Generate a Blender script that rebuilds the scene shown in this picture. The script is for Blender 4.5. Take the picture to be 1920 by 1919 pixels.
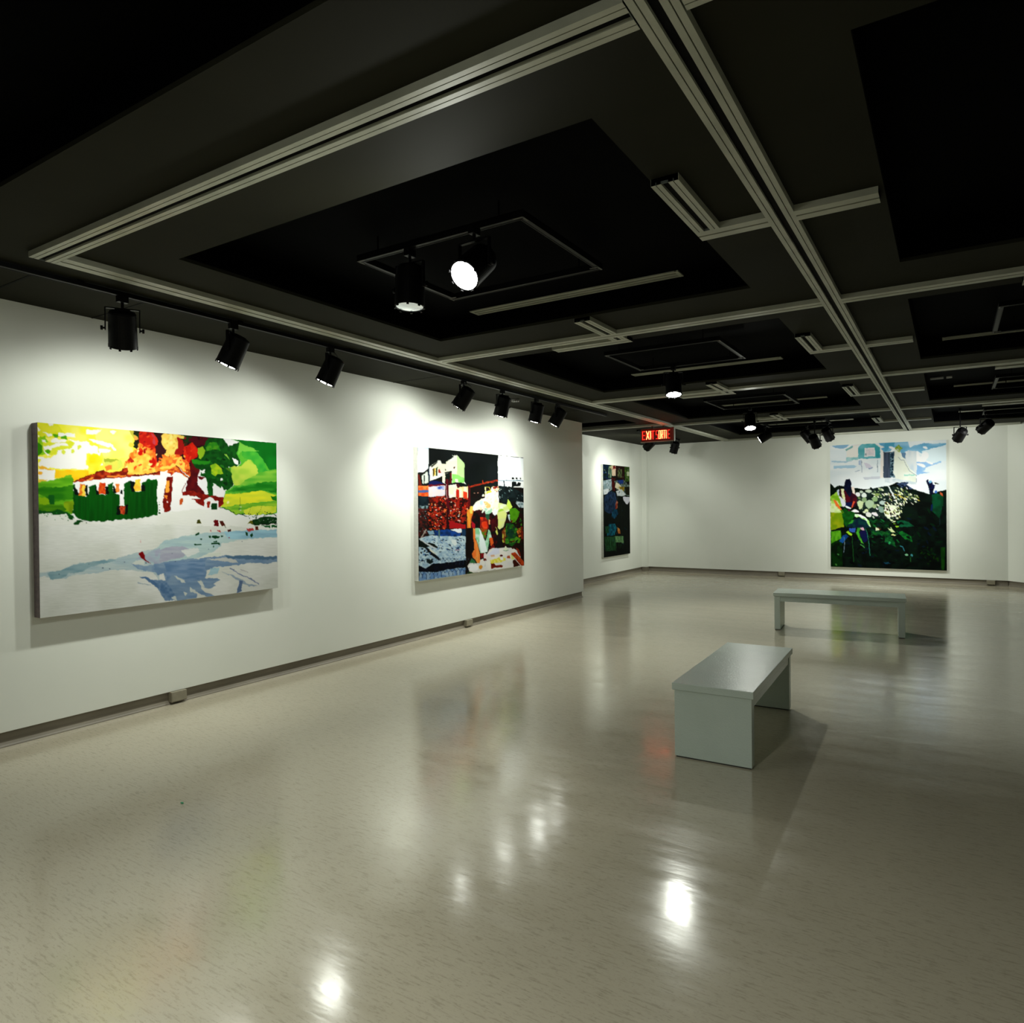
import bpy, bmesh, math, random
import numpy as np
from mathutils import Vector, Matrix, Euler
PI = math.pi
R = math.radians
scn = bpy.context.scene
for o in list(bpy.data.objects):
    bpy.data.objects.remove(o)
COL = scn.collection

# ------------------------------------------------------------------ camera
cam_d = bpy.data.cameras.new('camera')
cam = bpy.data.objects.new('camera', cam_d)
COL.objects.link(cam)
cam_d.sensor_fit = 'HORIZONTAL'
cam_d.sensor_width = 36.0
cam_d.lens = 36.0 * 1297.5 / 1920.0
cam_d.clip_start = 0.05
CAM = Vector((5.17, 0.0, 1.527))
yaw, pit, rol = -0.565275, -0.007795, -0.010249
fwd = Vector((math.sin(yaw) * math.cos(pit), math.cos(yaw) * math.cos(pit), math.sin(pit)))
r0 = Vector((math.cos(yaw), -math.sin(yaw), 0))
u0 = r0.cross(fwd)
rt = r0 * math.cos(rol) + u0 * math.sin(rol)
up = -r0 * math.sin(rol) + u0 * math.cos(rol)
m = Matrix((rt, up, -fwd)).transposed().to_4x4()
m.translation = CAM
cam.matrix_world = m
scn.camera = cam

# ------------------------------------------------------------------ world, exposure
w = bpy.data.worlds.new('world')
scn.world = w
w.use_nodes = True
w.node_tree.nodes['Background'].inputs[0].default_value = (0.5, 0.6, 0.55, 1)
w.node_tree.nodes['Background'].inputs[1].default_value = 0.0
scn.view_settings.view_transform = 'Standard'
scn.view_settings.look = 'None'
scn.view_settings.gamma = 1
scn.view_settings.use_curve_mapping = False
scn.view_settings.exposure = -0.22

LIGHT_COL = (0.965, 1.0, 0.90)


# ------------------------------------------------------------------ materials
def mat(name, col, rough=0.6, spec=0.5, metal=0.0, emit=None, strength=0.0):
    mt = bpy.data.materials.new(name)
    mt.use_nodes = True
    b = mt.node_tree.nodes['Principled BSDF']
    b.inputs['Base Color'].default_value = (*col, 1)
    b.inputs['Roughness'].default_value = rough
    b.inputs['Specular IOR Level'].default_value = spec
    b.inputs['Metallic'].default_value = metal
    if emit:
        b.inputs['Emission Color'].default_value = (*emit, 1)
        b.inputs['Emission Strength'].default_value = strength
    return mt


def vary(mt, col_a, col_b, scale=(3, 3, 3), detail=4, lo=0.35, hi=0.65, bump=0.0, bscale=None, bdist=0.002):
    """noise-driven colour between two close tones, optional bump; object coordinates"""
    nt = mt.node_tree
    N = nt.nodes
    b = N['Principled BSDF']
    tc = N.new('ShaderNodeTexCoord')
    mp = N.new('ShaderNodeMapping')
    mp.inputs['Scale'].default_value = scale
    nt.links.new(tc.outputs['Object'], mp.inputs[0])
    nz = N.new('ShaderNodeTexNoise')
    nz.inputs['Scale'].default_value = 1.0
    nz.inputs['Detail'].default_value = detail
    nt.links.new(mp.outputs[0], nz.inputs['Vector'])
    cr = N.new('ShaderNodeValToRGB')
    cr.color_ramp.elements[0].position = lo
    cr.color_ramp.elements[0].color = (*col_a, 1)
    cr.color_ramp.elements[1].position = hi
    cr.color_ramp.elements[1].color = (*col_b, 1)
    nt.links.new(nz.outputs['Fac'], cr.inputs[0])
    nt.links.new(cr.outputs[0], b.inputs['Base Color'])
    if bump:
        mp2 = N.new('ShaderNodeMapping')
        mp2.inputs['Scale'].default_value = bscale or scale
        nt.links.new(tc.outputs['Object'], mp2.inputs[0])
        nb = N.new('ShaderNodeTexNoise')
        nb.inputs['Scale'].default_value = 1.0
        nb.inputs['Detail'].default_value = 3
        nt.links.new(mp2.outputs[0], nb.inputs['Vector'])
        bp = N.new('ShaderNodeBump')
        bp.inputs['Strength'].default_value = bump
        bp.inputs['Distance'].default_value = bdist
        nt.links.new(nb.outputs['Fac'], bp.inputs['Height'])
        nt.links.new(bp.outputs[0], b.inputs['Normal'])
    return cr


M = {}
M['wall'] = mat('wall_paint', (0.78, 0.80, 0.74), 0.75, 0.25)
vary(M['wall'], (0.76, 0.785, 0.72), (0.79, 0.81, 0.75), (1.2, 1.2, 1.2), 3, bump=0.15, bscale=(90, 90, 90), bdist=0.0006)
M['base'] = mat('rubber_cove', (0.20, 0.175, 0.135), 0.45, 0.4)
vary(M['base'], (0.17, 0.15, 0.115), (0.22, 0.195, 0.15), (2, 2, 9), 3)
M['box'] = mat('outlet_box_paint', (0.30, 0.275, 0.21), 0.4)
vary(M['box'], (0.23, 0.21, 0.155), (0.27, 0.245, 0.18), (20, 20, 20), 3)
M['soffit'] = mat('ceiling_board_paint', (0.017, 0.017, 0.010), 0.8, 0.08)
vary(M['soffit'], (0.015, 0.015, 0.009), (0.019, 0.019, 0.0115), (1.5, 1.5, 1.5), 3)
M['coffer'] = mat('recess_black_paint', (0.005, 0.0055, 0.006), 0.7, 0.01)
vary(M['coffer'], (0.0009, 0.001, 0.0012), (0.0014, 0.0015, 0.0017), (3, 3, 3), 2)
M['rail'] = mat('aluminium_trim', (0.42, 0.43, 0.36), 0.45, 0.5)
vary(M['rail'], (0.33, 0.34, 0.27), (0.41, 0.415, 0.335), (6, 6, 6), 4)
M['rail_end'] = mat('trim_end_plate', (0.10, 0.12, 0.11), 0.5, 0.4)
vary(M['rail_end'], (0.09, 0.11, 0.10), (0.12, 0.14, 0.13), (9, 9, 9), 2)
M['slot'] = mat('slot_black', (0.004, 0.004, 0.004), 0.8, 0.1)
vary(M['slot'], (0.003, 0.003, 0.003), (0.006, 0.006, 0.006), (9, 9, 9), 2)
M['blk'] = mat('spotlight_black', (0.003, 0.003, 0.0035), 0.45, 0.14)
vary(M['blk'], (0.0015, 0.0015, 0.0018), (0.0025, 0.0025, 0.003), (15, 15, 15), 2)
M['grey'] = mat('dark_grey_metal', (0.10, 0.10, 0.09), 0.4, 0.5)
vary(M['grey'], (0.08, 0.08, 0.075), (0.12, 0.12, 0.11), (15, 15, 15), 2)
M['lipdark'] = mat('track_lip_grey', (0.03, 0.03, 0.026), 0.5, 0.1)
vary(M['lipdark'], (0.006, 0.006, 0.0055), (0.009, 0.009, 0.008), (15, 15, 15), 2)
M['plate'] = mat('track_corner_plate', (0.09, 0.09, 0.075), 0.5, 0.3)
vary(M['plate'], (0.08, 0.08, 0.065), (0.10, 0.10, 0.085), (15, 15, 15), 2)
M['bench'] = mat('bench_paint', (0.50, 0.59, 0.55), 0.24, 0.42)
vary(M['bench'], (0.45, 0.52, 0.465), (0.48, 0.55, 0.495), (4, 4, 4), 3, bump=0.8, bscale=(110, 110, 110), bdist=0.0016)
M['canvas'] = mat('canvas_edge', (0.72, 0.72, 0.68), 0.7, 0.2)
vary(M['canvas'], (0.68, 0.68, 0.64), (0.76, 0.76, 0.72), (30, 30, 30), 3)
M['canvas_dark'] = mat('canvas_edge_mauve', (0.20, 0.16, 0.17), 0.7, 0.2)
vary(M['canvas_dark'], (0.17, 0.135, 0.15), (0.23, 0.19, 0.19), (30, 30, 30), 3)
M['lens'] = mat('lamp_lens', (0.9, 0.9, 0.9), 0.3, 0.5, emit=(1, 1, 0.97), strength=30)
M['reflector'] = mat('lamp_reflector', (0.75, 0.78, 0.76), 0.25, 0.5, metal=0.8, emit=(0.9, 1, 0.96), strength=0.35)
M['white'] = mat('white_plastic', (0.6, 0.6, 0.57), 0.5)
vary(M['white'], (0.56, 0.56, 0.53), (0.63, 0.63, 0.6), (20, 20, 20), 2)
M['chip'] = mat('green_chip', (0.01, 0.25, 0.10), 0.5)
vary(M['chip'], (0.01, 0.2, 0.08), (0.02, 0.3, 0.12), (300, 300, 300), 2)
M['foot'] = mat('bench_foot_rubber', (0.03, 0.03, 0.025), 0.7)
vary(M['foot'], (0.025, 0.025, 0.02), (0.035, 0.035, 0.03), (30, 30, 30), 2)

# floor: speckled beige sheet vinyl, streaks run along x, glossy and slightly wavy
mt = mat('sheet_vinyl', (0.40, 0.37, 0.30), 0.2, 0.85)
M['floor'] = mt
nt = mt.node_tree
N = nt.nodes
L = nt.links
b = N['Principled BSDF']
tc = N.new('ShaderNodeTexCoord')


def noise(scale, detail=3, rough=0.5, dist=0.0):
    mp = N.new('ShaderNodeMapping')
    mp.inputs['Scale'].default_value = scale
    L.new(tc.outputs['Object'], mp.inputs[0])
    nz = N.new('ShaderNodeTexNoise')
    nz.inputs['Scale'].default_value = 1.0
    nz.inputs['Detail'].default_value = detail
    nz.inputs['Roughness'].default_value = rough
    nz.inputs['Distortion'].default_value = dist
    L.new(mp.outputs[0], nz.inputs['Vector'])
    return nz


def ramp(src, stops):
    cr = N.new('ShaderNodeValToRGB')
    els = cr.color_ramp.elements
    els[0].position, els[0].color = stops[0][0], (*stops[0][1], 1)
    els[1].position, els[1].color = stops[-1][0], (*stops[-1][1], 1)
    for p, c in stops[1:-1]:
        e = els.new(p)
        e.color = (*c, 1)
    L.new(src, cr.inputs[0])
    return cr


def mix(kind, fac, a, bb):
    mx = N.new('ShaderNodeMix')
    mx.data_type = 'RGBA'
    mx.blend_type = kind
    mx.inputs[0].default_value = fac
    L.new(a, mx.inputs[6])
    L.new(bb, mx.inputs[7])
    return mx.outputs[2]


basec = ramp(noise((0.5, 0.9, 1), 3).outputs['Fac'], [(0.3, (0.42, 0.38, 0.285)), (0.7, (0.47, 0.425, 0.325))])
streak = ramp(noise((14, 95, 1), 3, 0.65).outputs['Fac'], [(0.36, (0.55, 0.55, 0.52)), (0.46, (1, 1, 1)), (0.6, (1, 1, 1)), (0.75, (1.12, 1.1, 1.06))])
speck = ramp(noise((60, 160, 1), 2, 0.7).outputs['Fac'], [(0.30, (0.6, 0.6, 0.58)), (0.42, (1, 1, 1)), (1, (1, 1, 1))])
scuff = ramp(noise((3.1, 2.3, 1), 6, 0.75, 2.2).outputs['Fac'], [(0.24, (0.45, 0.45, 0.42)), (0.29, (1, 1, 1)), (1, (1, 1, 1))])
c1 = mix('MULTIPLY', 0.42, basec.outputs[0], streak.outputs[0])
c2 = mix('MULTIPLY', 0.5, c1, speck.outputs[0])
c3 = mix('MULTIPLY', 0.8, c2, scuff.outputs[0])
L.new(c3, b.inputs['Base Color'])
rr = ramp(noise((1.3, 6.0, 1), 4, 0.6).outputs['Fac'], [(0.3, (0.10, 0.10, 0.10)), (0.7, (0.22, 0.22, 0.22))])
L.new(rr.outputs[0], b.inputs['Roughness'])
bw = N.new('ShaderNodeBump')
bw.inputs['Strength'].default_value = 0.35
bw.inputs['Distance'].default_value = 0.004
L.new(noise((1.6, 5.5, 1), 4, 0.55).outputs['Fac'], bw.inputs['Height'])
L.new(bw.outputs[0], b.inputs['Normal'])


# ------------------------------------------------------------------ builders
def link(o, parent=None):
    COL.objects.link(o)
    if parent is not None:
        o.parent = parent
    return o


def mesh_obj(name, bm, material, parent=None, smooth=False, loc=None, rot=None):
    me = bpy.data.meshes.new(name)
    bm.to_mesh(me)
    bm.free()
    if material:
        me.materials.append(material)
    if smooth:
        for p in me.polygons:
            p.use_smooth = True
    o = bpy.data.objects.new(name, me)
    link(o, parent)
    if loc:
        o.location = loc
    if rot:
        o.rotation_euler = rot
    return o


def box(bm, x0, x1, y0, y1, z0, z1, bev=0.0):
    r = bmesh.ops.create_cube(bm, size=1.0)
    vs = r['verts']
    for v in vs:
        v.co = Vector(((x0 + x1) / 2 + v.co.x * (x1 - x0), (y0 + y1) / 2 + v.co.y * (y1 - y0), (z0 + z1) / 2 + v.co.z * (z1 - z0)))
    if bev:
        es = list({e for v in vs for e in v.link_edges})
        bmesh.ops.bevel(bm, geom=es, offset=bev, segments=2, affect='EDGES', profile=0.5)
    return bm


def B(x0, x1, y0, y1, z0, z1, bev=0.0):
    return box(bmesh.new(), x0, x1, y0, y1, z0, z1, bev)


def lathe(bm, prof, seg=32, cap0=True, cap1=True):
    """profile of (radius, z) turned around z"""
    rings = []
    for r, z in prof:
        rings.append([bm.verts.new((r * math.cos(2 * PI * i / seg), r * math.sin(2 * PI * i / seg), z)) for i in range(seg)])
    for a, c in zip(rings, rings[1:]):
        for i in range(seg):
            j = (i + 1) % seg
            bm.faces.new((a[i], a[j], c[j], c[i]))
    if cap0:
        bm.faces.new(rings[0][::-1])
    if cap1:
        bm.faces.new(rings[-1])
    bmesh.ops.recalc_face_normals(bm, faces=bm.faces)
    return bm


def tube(bm, pts, r, seg=8):
    pts = [Vector(p) for p in pts]
    rings = []
    for i, p in enumerate(pts):
        t = (pts[min(i + 1, len(pts) - 1)] - pts[max(i - 1, 0)]).normalized()
        a = t.orthogonal().normalized() if i == 0 else (prev - t * prev.dot(t)).normalized()
        prev = a
        c = t.cross(a)
        rings.append([bm.verts.new(p + (a * math.cos(2 * PI * k / seg) + c * math.sin(2 * PI * k / seg)) * r) for k in range(seg)])
    for a, c in zip(rings, rings[1:]):
        for k in range(seg):
            j = (k + 1) % seg
            bm.faces.new((a[k], a[j], c[j], c[k]))
    bm.faces.new(rings[0][::-1])
    bm.faces.new(rings[-1])
    return bm


def struct(o, label=None):
    o['kind'] = 'structure'
    if label:
        o['label'] = label
    return o


def tag(o, label, cat, group=None):
    o['label'] = label
    o['category'] = cat
    if group:
        o['group'] = group
    return o


def empty(name, loc=(0, 0, 0), rz=0.0):
    o = bpy.data.objects.new(name, None)
    o.empty_display_size = 0.1
    COL.objects.link(o)
    o.location = loc
    o.rotation_euler = (0, 0, rz)
    return o


# ------------------------------------------------------------------ room shell
S, U, T = 2.90, 2.87, 3.06          # soffit, underside of trims, top of recesses
XR, YB, YF = 7.90, 15.20, -5.0      # right wall, back wall, wall behind the camera
WB = 0.098                          # lower edge of the wall panels

struct(mesh_obj('floor', B(-1.2, XR + .3, YF - .3, YB + .3, -0.2, 0.0), M['floor']), 'glossy beige speckled sheet vinyl floor')
# left false wall (0.84 m proud of the far left wall), far left wall, back wall, wall pier, right wall, wall behind camera
struct(mesh_obj('wall_left', B(-0.82, 0.0, YF, 10.35, WB, S + .15, 0.002), M['wall']), 'white gallery wall with two paintings')
struct(mesh_obj('wall_left_far', B(-1.1, -0.84, 10.0, YB + .2, WB, S + .15), M['wall']), 'white far left wall behind the exit sign')
struct(mesh_obj('wall_back', B(-1.1, XR + .3, YB, YB + .25, WB, S + .15), M['wall']), 'white back wall with the tall painting')
struct(mesh_obj('wall_right', B(XR, XR + .25, YF, YB, WB, S + .15), M['wall']), 'white right wall outside the view')
struct(mesh_obj('wall_front', B(-1.1, XR + .3, YF - .25, YF, WB, S + .15), M['wall']), 'white wall behind the camera')
bm = B(-0.85, -0.73, 15.06, YB + .01, WB, S + .1)
struct(mesh_obj('wall_corner_pier', bm, M['wall']), 'narrow white pier in the far left corner')
# chamfered return at the right end of the back wall
bm = bmesh.new()
pl = [(6.03, YB), (6.46, 14.74), (XR + .01, 14.74), (XR + .01, YB + .01), (6.03, YB + .01)]
lo = [bm.verts.new((x, y, WB)) for x, y in pl]
hi = [bm.verts.new((x, y, S + .1)) for x, y in pl]
for i in range(5):
    j = (i + 1) % 5
    bm.faces.new((lo[i], lo[j], hi[j], hi[i]))
bm.faces.new(lo[::-1])
bm.faces.new(hi)
bmesh.ops.recalc_face_normals(bm, faces=bm.faces)
struct(mesh_obj('wall_back_return', bm, M['wall']), 'angled white wall return at the right end of the back wall')
# substrate behind the recessed base
struct(mesh_obj('wall_base_core', B(-1.1, -0.87, 10.0, YB + .2, 0, WB), M['base']))

PROF = [(-0.03, 0.0), (0.0, 0.0), (-0.002, 0.006), (-0.012, 0.014), (-0.020, 0.028), (-0.023, 0.05), (-0.023, WB + .01), (-0.03, WB + .01)]


def cove(name, p0, p1, nrm, label):
    """cove base running p0->p1, room side along nrm; profile (offset from wall face, z)"""
    p0, p1, n = Vector(p0), Vector(p1), Vector(nrm)
    bm = bmesh.new()
    a = [bm.verts.new((p0.x + n.x * o, p0.y + n.y * o, z)) for o, z in PROF]
    c = [bm.verts.new((p1.x + n.x * o, p1.y + n.y * o, z)) for o, z in PROF]
    k = len(PROF)
    for i in range(k):
        j = (i + 1) % k
        bm.faces.new((a[i], a[j], c[j], c[i]))
    bm.faces.new(a[::-1])
    bm.faces.new(c)
    bmesh.ops.recalc_face_normals(bm, faces=bm.faces)
    o = mesh_obj(name, bm, M['base'])
    return struct(o, label)


cove('baseboard_left', (0, YF, 0), (0, 10.33, 0), (1, 0, 0), 'brown recessed cove base under the left wall')
mesh_obj('core', B(-0.8, -0.03, YF, 10.31, 0, WB), M['base'], bpy.data.objects['baseboard_left'])
cove('baseboard_left_far', (-0.84, 10.35, 0), (-0.84, 15.08, 0), (1, 0, 0), 'brown cove base under the far left wall')
cove('baseboard_back', (-0.75, YB, 0), (6.03, YB, 0), (0, -1, 0), 'brown cove base under the back wall')
mesh_obj('core', B(-1.1, XR, YB + .03, YB + .2, 0, WB), M['base'], bpy.data.objects['baseboard_back'])
cove('baseboard_return', (6.03, YB, 0), (6.46, 14.74, 0), Vector((-.73, -.68, 0)).normalized(), 'brown cove base under the angled wall return')
cove('baseboard_return_right', (6.46, 14.74, 0), (XR, 14.74, 0), (0, -1, 0), 'brown cove base right of the wall return')
cove('baseboard_right', (XR, YF, 0), (XR, 14.74, 0), (-1, 0, 0), 'brown cove base under the right wall')
cove('baseboard_front', (0, YF, 0), (XR, YF, 0), (0, 1, 0), 'brown cove base behind the camera')
struct(mesh_obj('baseboard_corner', B(-0.85, -0.735, 15.065, YB, 0, WB), M['base']), 'brown base around the corner pier')

# ceiling: soffit boards with rectangular recesses, cut from a grid of cells
CY = [(-4.22, -1.86), (-0.99, 1.33), (2.24, 4.55), (5.40, 7.75), (8.62, 10.96), (11.96, 14.15)]
CX = [(1.60, 4.10), (4.93, 7.43)]
holes = [(a, c, d, e) for a, c in CX for d, e in CY] + [(-0.78, 0.72, 10.42, 10.98)]
X0, X1, Y0, Y1 = -0.86, XR + .02, YF - .02, YB + .02
xs = sorted({X0, X1} | {h[0] for h in holes} | {h[1] for h in holes})
ys = sorted({Y0, Y1} | {h[2] for h in holes} | {h[3] for h in holes})
bm = bmesh.new()
vd = {}


def gv(x, y):
    if (x, y) not in vd:
        vd[(x, y)] = bm.verts.new((x, y, S))
    return vd[(x, y)]


for xa, xb in zip(xs, xs[1:]):
    for ya, yb in zip(ys, ys[1:]):
        cx, cy = (xa + xb) / 2, (ya + yb) / 2
        if any(h[0] < cx < h[1] and h[2] < cy < h[3] for h in holes):
            continue
        bm.faces.new((gv(xa, ya), gv(xa, yb), gv(xb, yb), gv(xb, ya)))
r = bmesh.ops.extrude_face_region(bm, geom=list(bm.faces))
for v in r['geom']:
    if isinstance(v, bmesh.types.BMVert):
        v.co.z += 0.02
bmesh.ops.recalc_face_normals(bm, faces=bm.faces)
ceil = struct(mesh_obj('ceiling', bm, M['soffit']), 'dark olive ceiling boards with black rectangular recesses')
for h in holes:
    bm = bmesh.new()
    t = 0.015
    box(bm, h[0] - t, h[0], h[2] - t, h[3] + t, S + .02, T)
    box(bm, h[1], h[1] + t, h[2] - t, h[3] + t, S + .02, T)
    box(bm, h[0], h[1], h[2] - t, h[2], S + .02, T)
    box(bm, h[0], h[1], h[3], h[3] + t, S + .02, T)
    box(bm, h[0] - t, h[1] + t, h[2] - t, h[3] + t, T, T + .02)
    mesh_obj('recess', bm, M['coffer'], ceil)
struct(mesh_obj('ceiling_slab', B(-1.2, XR + .3, YF - .3, YB + .3, T + .06, T + .1), M['slot']))
# joints between the soffit boards near the left wall
for k, (y, x0, x1) in enumerate([(1.91, 0.0, .74), (2.575, 0, .74), (5.74, 0, .74), (8.95, 0, .74)]):
    mesh_obj('joint', B(x0, x1, y, y + .012, S - .0025, S + .003), M['slot'], ceil)

TN = [0]


def trim(kind, axis, a0, a1, c0, c1):
    """ceiling trim; axis 'x' or 'y' is its run a0..a1; c0..c1 is its width. wide = 4 strips + open centre, narrow = 2 strips"""
    TN[0] += 1

    def bb(p, q, z0, z1, s=a0, e=a1, bev=0.0):
        return B(s, e, p, q, z0, z1, bev) if axis == 'x' else B(p, q, s, e, z0, z1, bev)
    back = mesh_obj('trim_%d' % TN[0], bb(c0 + .004, c1 - .004, U + .012, S + .004), M['slot'])
    struct(back, 'pale %s aluminium ceiling trim' % kind)
    wd = c1 - c0
    if kind == 'wide':
        g = wd * .26
        sw = (wd - g) / 4 - .002
        ps = [c0, c0 + sw + .004, c1 - 2 * sw - .004, c1 - sw]
    else:
        sw = wd * .44
        ps = [c0, c1 - sw]
    for p in ps:
        mesh_obj('strip', bb(p, p + sw, U, S + .001), M['rail'], back)
    mesh_obj('end_plate', bb(c0 + .001, c1 - .001, U + .001, S, a0, a0 + .003), M['rail_end'], back)
    mesh_obj('end_plate', bb(c0 + .001, c1 - .001, U + .001, S, a1 - .003, a1), M['rail_end'], back)
    return back


# long trims
trim('narrow', 'y', 1.862, 14.90, 1.06, 1.19)
trim('wide', 'y', YF, 15.05, 4.44, 4.565)
# cross trims
trim('wide', 'x', 1.06, 4.435, 1.735, 1.86)
trim('wide', 'x', 4.57, XR, 1.735, 1.86)
for y0, y1 in ((5.03, 5.145), (8.27, 8.385), (11.44, 11.56), (-1.60, -1.47)):
    trim('narrow', 'x', 1.19, 4.44, y0, y1)
    trim('narrow', 'x', 4.565, XR, y0, y1)
trim('narrow', 'x', -0.82, 1.06, 11.24, 11.36)
trim('narrow', 'x', 1.06, 4.44, 14.90, 15.04)
trim('narrow', 'x', 4.565, 6.20, 14.90, 15.04)
# short crossing pieces: stub along y with a short arm along x
for (xa, xb, ya, yb, arm0, arm1, ax) in (
        (2.835, 2.965, 4.56, 5.36, 5.24, 5.36, 2.27), (2.835, 2.965, 7.78, 8.62, 8.50, 8.62, 2.30), (2.835, 2.965, 11.04, 11.86, 11.74, 11.86, 2.32),
        (6.03, 6.16, 4.56, 5.36, 5.24, 5.36, 5.55), (6.03, 6.16, 7.78, 8.62, 8.50, 8.62, 5.555), (6.03, 6.16, 11.04, 11.86, 11.74, 11.86, 5.55)):
    main = next(y for y in (5.03, 8.27, 11.44) if ya < y < yb)
    trim('wide', 'y', ya, main, xa, xb)
    trim('wide', 'y', main + .115, arm0, xa, xb)
    if ax < 4:
        trim('narrow', 'x', ax, xb, arm0, arm1)
    else:
        trim('narrow', 'x', ax, 7.0, arm0, arm1)
for ya, arm in ((-.42, .27), (2.80, 3.40), (5.99, 6.61), (8.86, 9.60), (12.4, 13.08)):
    trim('wide', 'y', ya, arm, 4.105, 4.225)
    trim('narrow', 'x', 4.105, 4.44, arm, arm + .12)
    trim('narrow', 'x', 4.565, 4.91, arm, arm + .12)

# ------------------------------------------------------------------ air slots in the recesses
def slot(x0, x1, y0, label):
    o = mesh_obj('air_slot', B(x0, x1, y0, y0 + .12, T - .004, T), M['slot'])
    for a in (0.0, 0.048, 0.094):
        mesh_obj('blade', B(x0, x1, y0 + a, y0 + a + .026, T - .011, T - .003), M['rail'], o)
    for x in (x0 - .012, x1 - .012):
        mesh_obj('end_cap', B(x, x + .024, y0, y0 + .12, T - .0115, T - .003), M['rail'], o)
    tag(o, label, 'air vent', 'linear air slots in the ceiling recesses')
    return o


slot(2.01, 3.66, 4.41, 'pale linear air slot in the nearest left ceiling recess')
slot(2.03, 3.67, 7.60, 'pale linear air slot in the second left ceiling recess')
slot(2.13, 3.66, 10.80, 'pale linear air slot in the third left ceiling recess')
slot(2.15, 3.66, 13.98, 'pale linear air slot in the ceiling recess nearest the back wall')
slot(5.12, 6.8, 7.60, 'pale linear air slot in the second right ceiling recess')
slot(5.22, 6.9, 10.80, 'pale linear air slot in the third right ceiling recess')
slot(5.30, 6.95, 13.98, 'pale linear air slot in the right recess nearest the back wall')
lb = mesh_obj('ceiling_marker', B(4.96, 5.10, 10.02, 10.05, T - .02, T), M['white'])
tag(lb, 'small white strip inside the third right ceiling recess', 'bracket')
mesh_obj('clip', B(5.13, 5.19, 10.02, 10.05, T - .02, T), M['white'], lb)


# ------------------------------------------------------------------ lighting tracks
def track_bar(bm, x0, x1, y0, y1, z0, z1):
    box(bm, x0, x1, y0, y1, z0, z1, .003)


def frame(x0, x1, y0, y1, label, z=2.945):
    """rectangular loop of track hung in a recess"""
    t = .034
    root = empty('lighting_track', ((x0 + x1) / 2, (y0 + y1) / 2, T))
    tag(root, label, 'lighting track', 'rectangular lighting tracks in the ceiling recesses')
    cx, cy = root.location.x, root.location.y

    def add(name, mt_, a, b_, c, d, e, f):
        return mesh_obj(name, B(a - cx, b_ - cx, c - cy, d - cy, e - T, f - T, .002), mt_, root)
    for a, b_, c, d in ((x0, x1, y0, y0 + t), (x0, x1, y1 - t, y1), (x0, x0 + t, y0 + t, y1 - t), (x1 - t, x1, y0 + t, y1 - t)):
        bar = add('track_bar', M['blk'], a, b_, c, d, z, z + .035)
        lip = bmesh.new()
        if b_ - a > d - c:
            box(lip, a - cx, b_ - cx, c - cy, c + .006 - cy, z - .002 - T, z + .004 - T)
            box(lip, a - cx, b_ - cx, d - .006 - cy, d - cy, z - .002 - T, z + .004 - T)
        else:
            box(lip, a - cx, a + .006 - cx, c - cy, d - cy, z - .002 - T, z + .004 - T)
            box(lip, b_ - .006 - cx, b_ - cx, c - cy, d - cy, z - .002 - T, z + .004 - T)
        mesh_obj('lip', lip, M['lipdark'], bar)
    for a in (x0, x1 - .06):
        for c in (y0, y1 - .06):
            add('corner_plate', M['plate'], a, a + .06, c, c + .012, z - .003, z + .001)
            add('corner_plate', M['plate'], (a if a == x0 else a + .048), (a + .012 if a == x0 else a + .06), c, c + .06, z - .003, z + .001)
    for a in (x0 + .15, x1 - .15):
        for c in (y0 + t / 2, y1 - t / 2):
            hb = bmesh.new()
            lathe(hb, [(.005, z + .03 - T), (.005, 0)], 8)
            o = mesh_obj('hanger_rod', hb, M['blk'], root)
            o.location = (a - cx, c - cy, 0)
    return root


frame(2.29, 3.41, 2.90, 3.82, 'thin rectangular track loop hung in the nearest left ceiling recess')
frame(2.40, 3.49, 6.02, 6.93, 'thin rectangular track loop hung in the second left ceiling recess')
frame(2.29, 3.36, 9.50, 10.52, 'thin rectangular track loop hung in the third left ceiling recess')
frame(2.30, 3.37, 12.80, 13.52, 'thin rectangular track loop in the left recess nearest the back wall')
frame(5.47, 6.60, 6.17, 7.12, 'thin rectangular track loop hung in the second right ceiling recess')
frame(5.61, 6.70, 9.70, 10.66, 'thin rectangular track loop hung in the third right ceiling recess')
frame(5.61, 6.70, 13.02, 13.78, 'thin rectangular track loop in the right recess nearest the back wall')
frame(5.61, 6.70, 2.90, 3.82, 'thin rectangular track loop hung in the nearest right ceiling recess')


def wall_track(x, y0, y1, label, w_=.036):
    o = mesh_obj('lighting_track', B(x - w_ / 2, x + w_ / 2, y0, y1, 2.866, 2.892, .003), M['blk'])
    mesh_obj('lip', B(x - w_ / 2 - .002, x - w_ / 2 + .003, y0, y1, 2.864, 2.87), M['lipdark'], o)
    mesh_obj('lip', B(x + w_ / 2 - .003, x + w_ / 2 + .002, y0, y1, 2.864, 2.87), M['lipdark'], o)
    mesh_obj('end_cap', B(x - w_ / 2 - .003, x + w_ / 2 + .003, y1 - .01, y1 + .02, 2.862, 2.893), M['blk'], o)
    for k in range(int((y1 - y0) / 1.1) + 1):
        mesh_obj('mounting_clip', B(x - .012, x + .012, y0 + .1 + 1.1 * k, y0 + .14 + 1.1 * k, 2.890, S), M['blk'], o)
    tag(o, label, 'lighting track')
    return o


wall_track(.79, -4.6, 9.55, 'long black lighting track on the ceiling along the left wall')
wall_track(.35, 11.9, 14.15, 'short black lighting track on the ceiling right of the exit sign')

# ------------------------------------------------------------------ spotlights
RB, LB = .0825, .22


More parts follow.
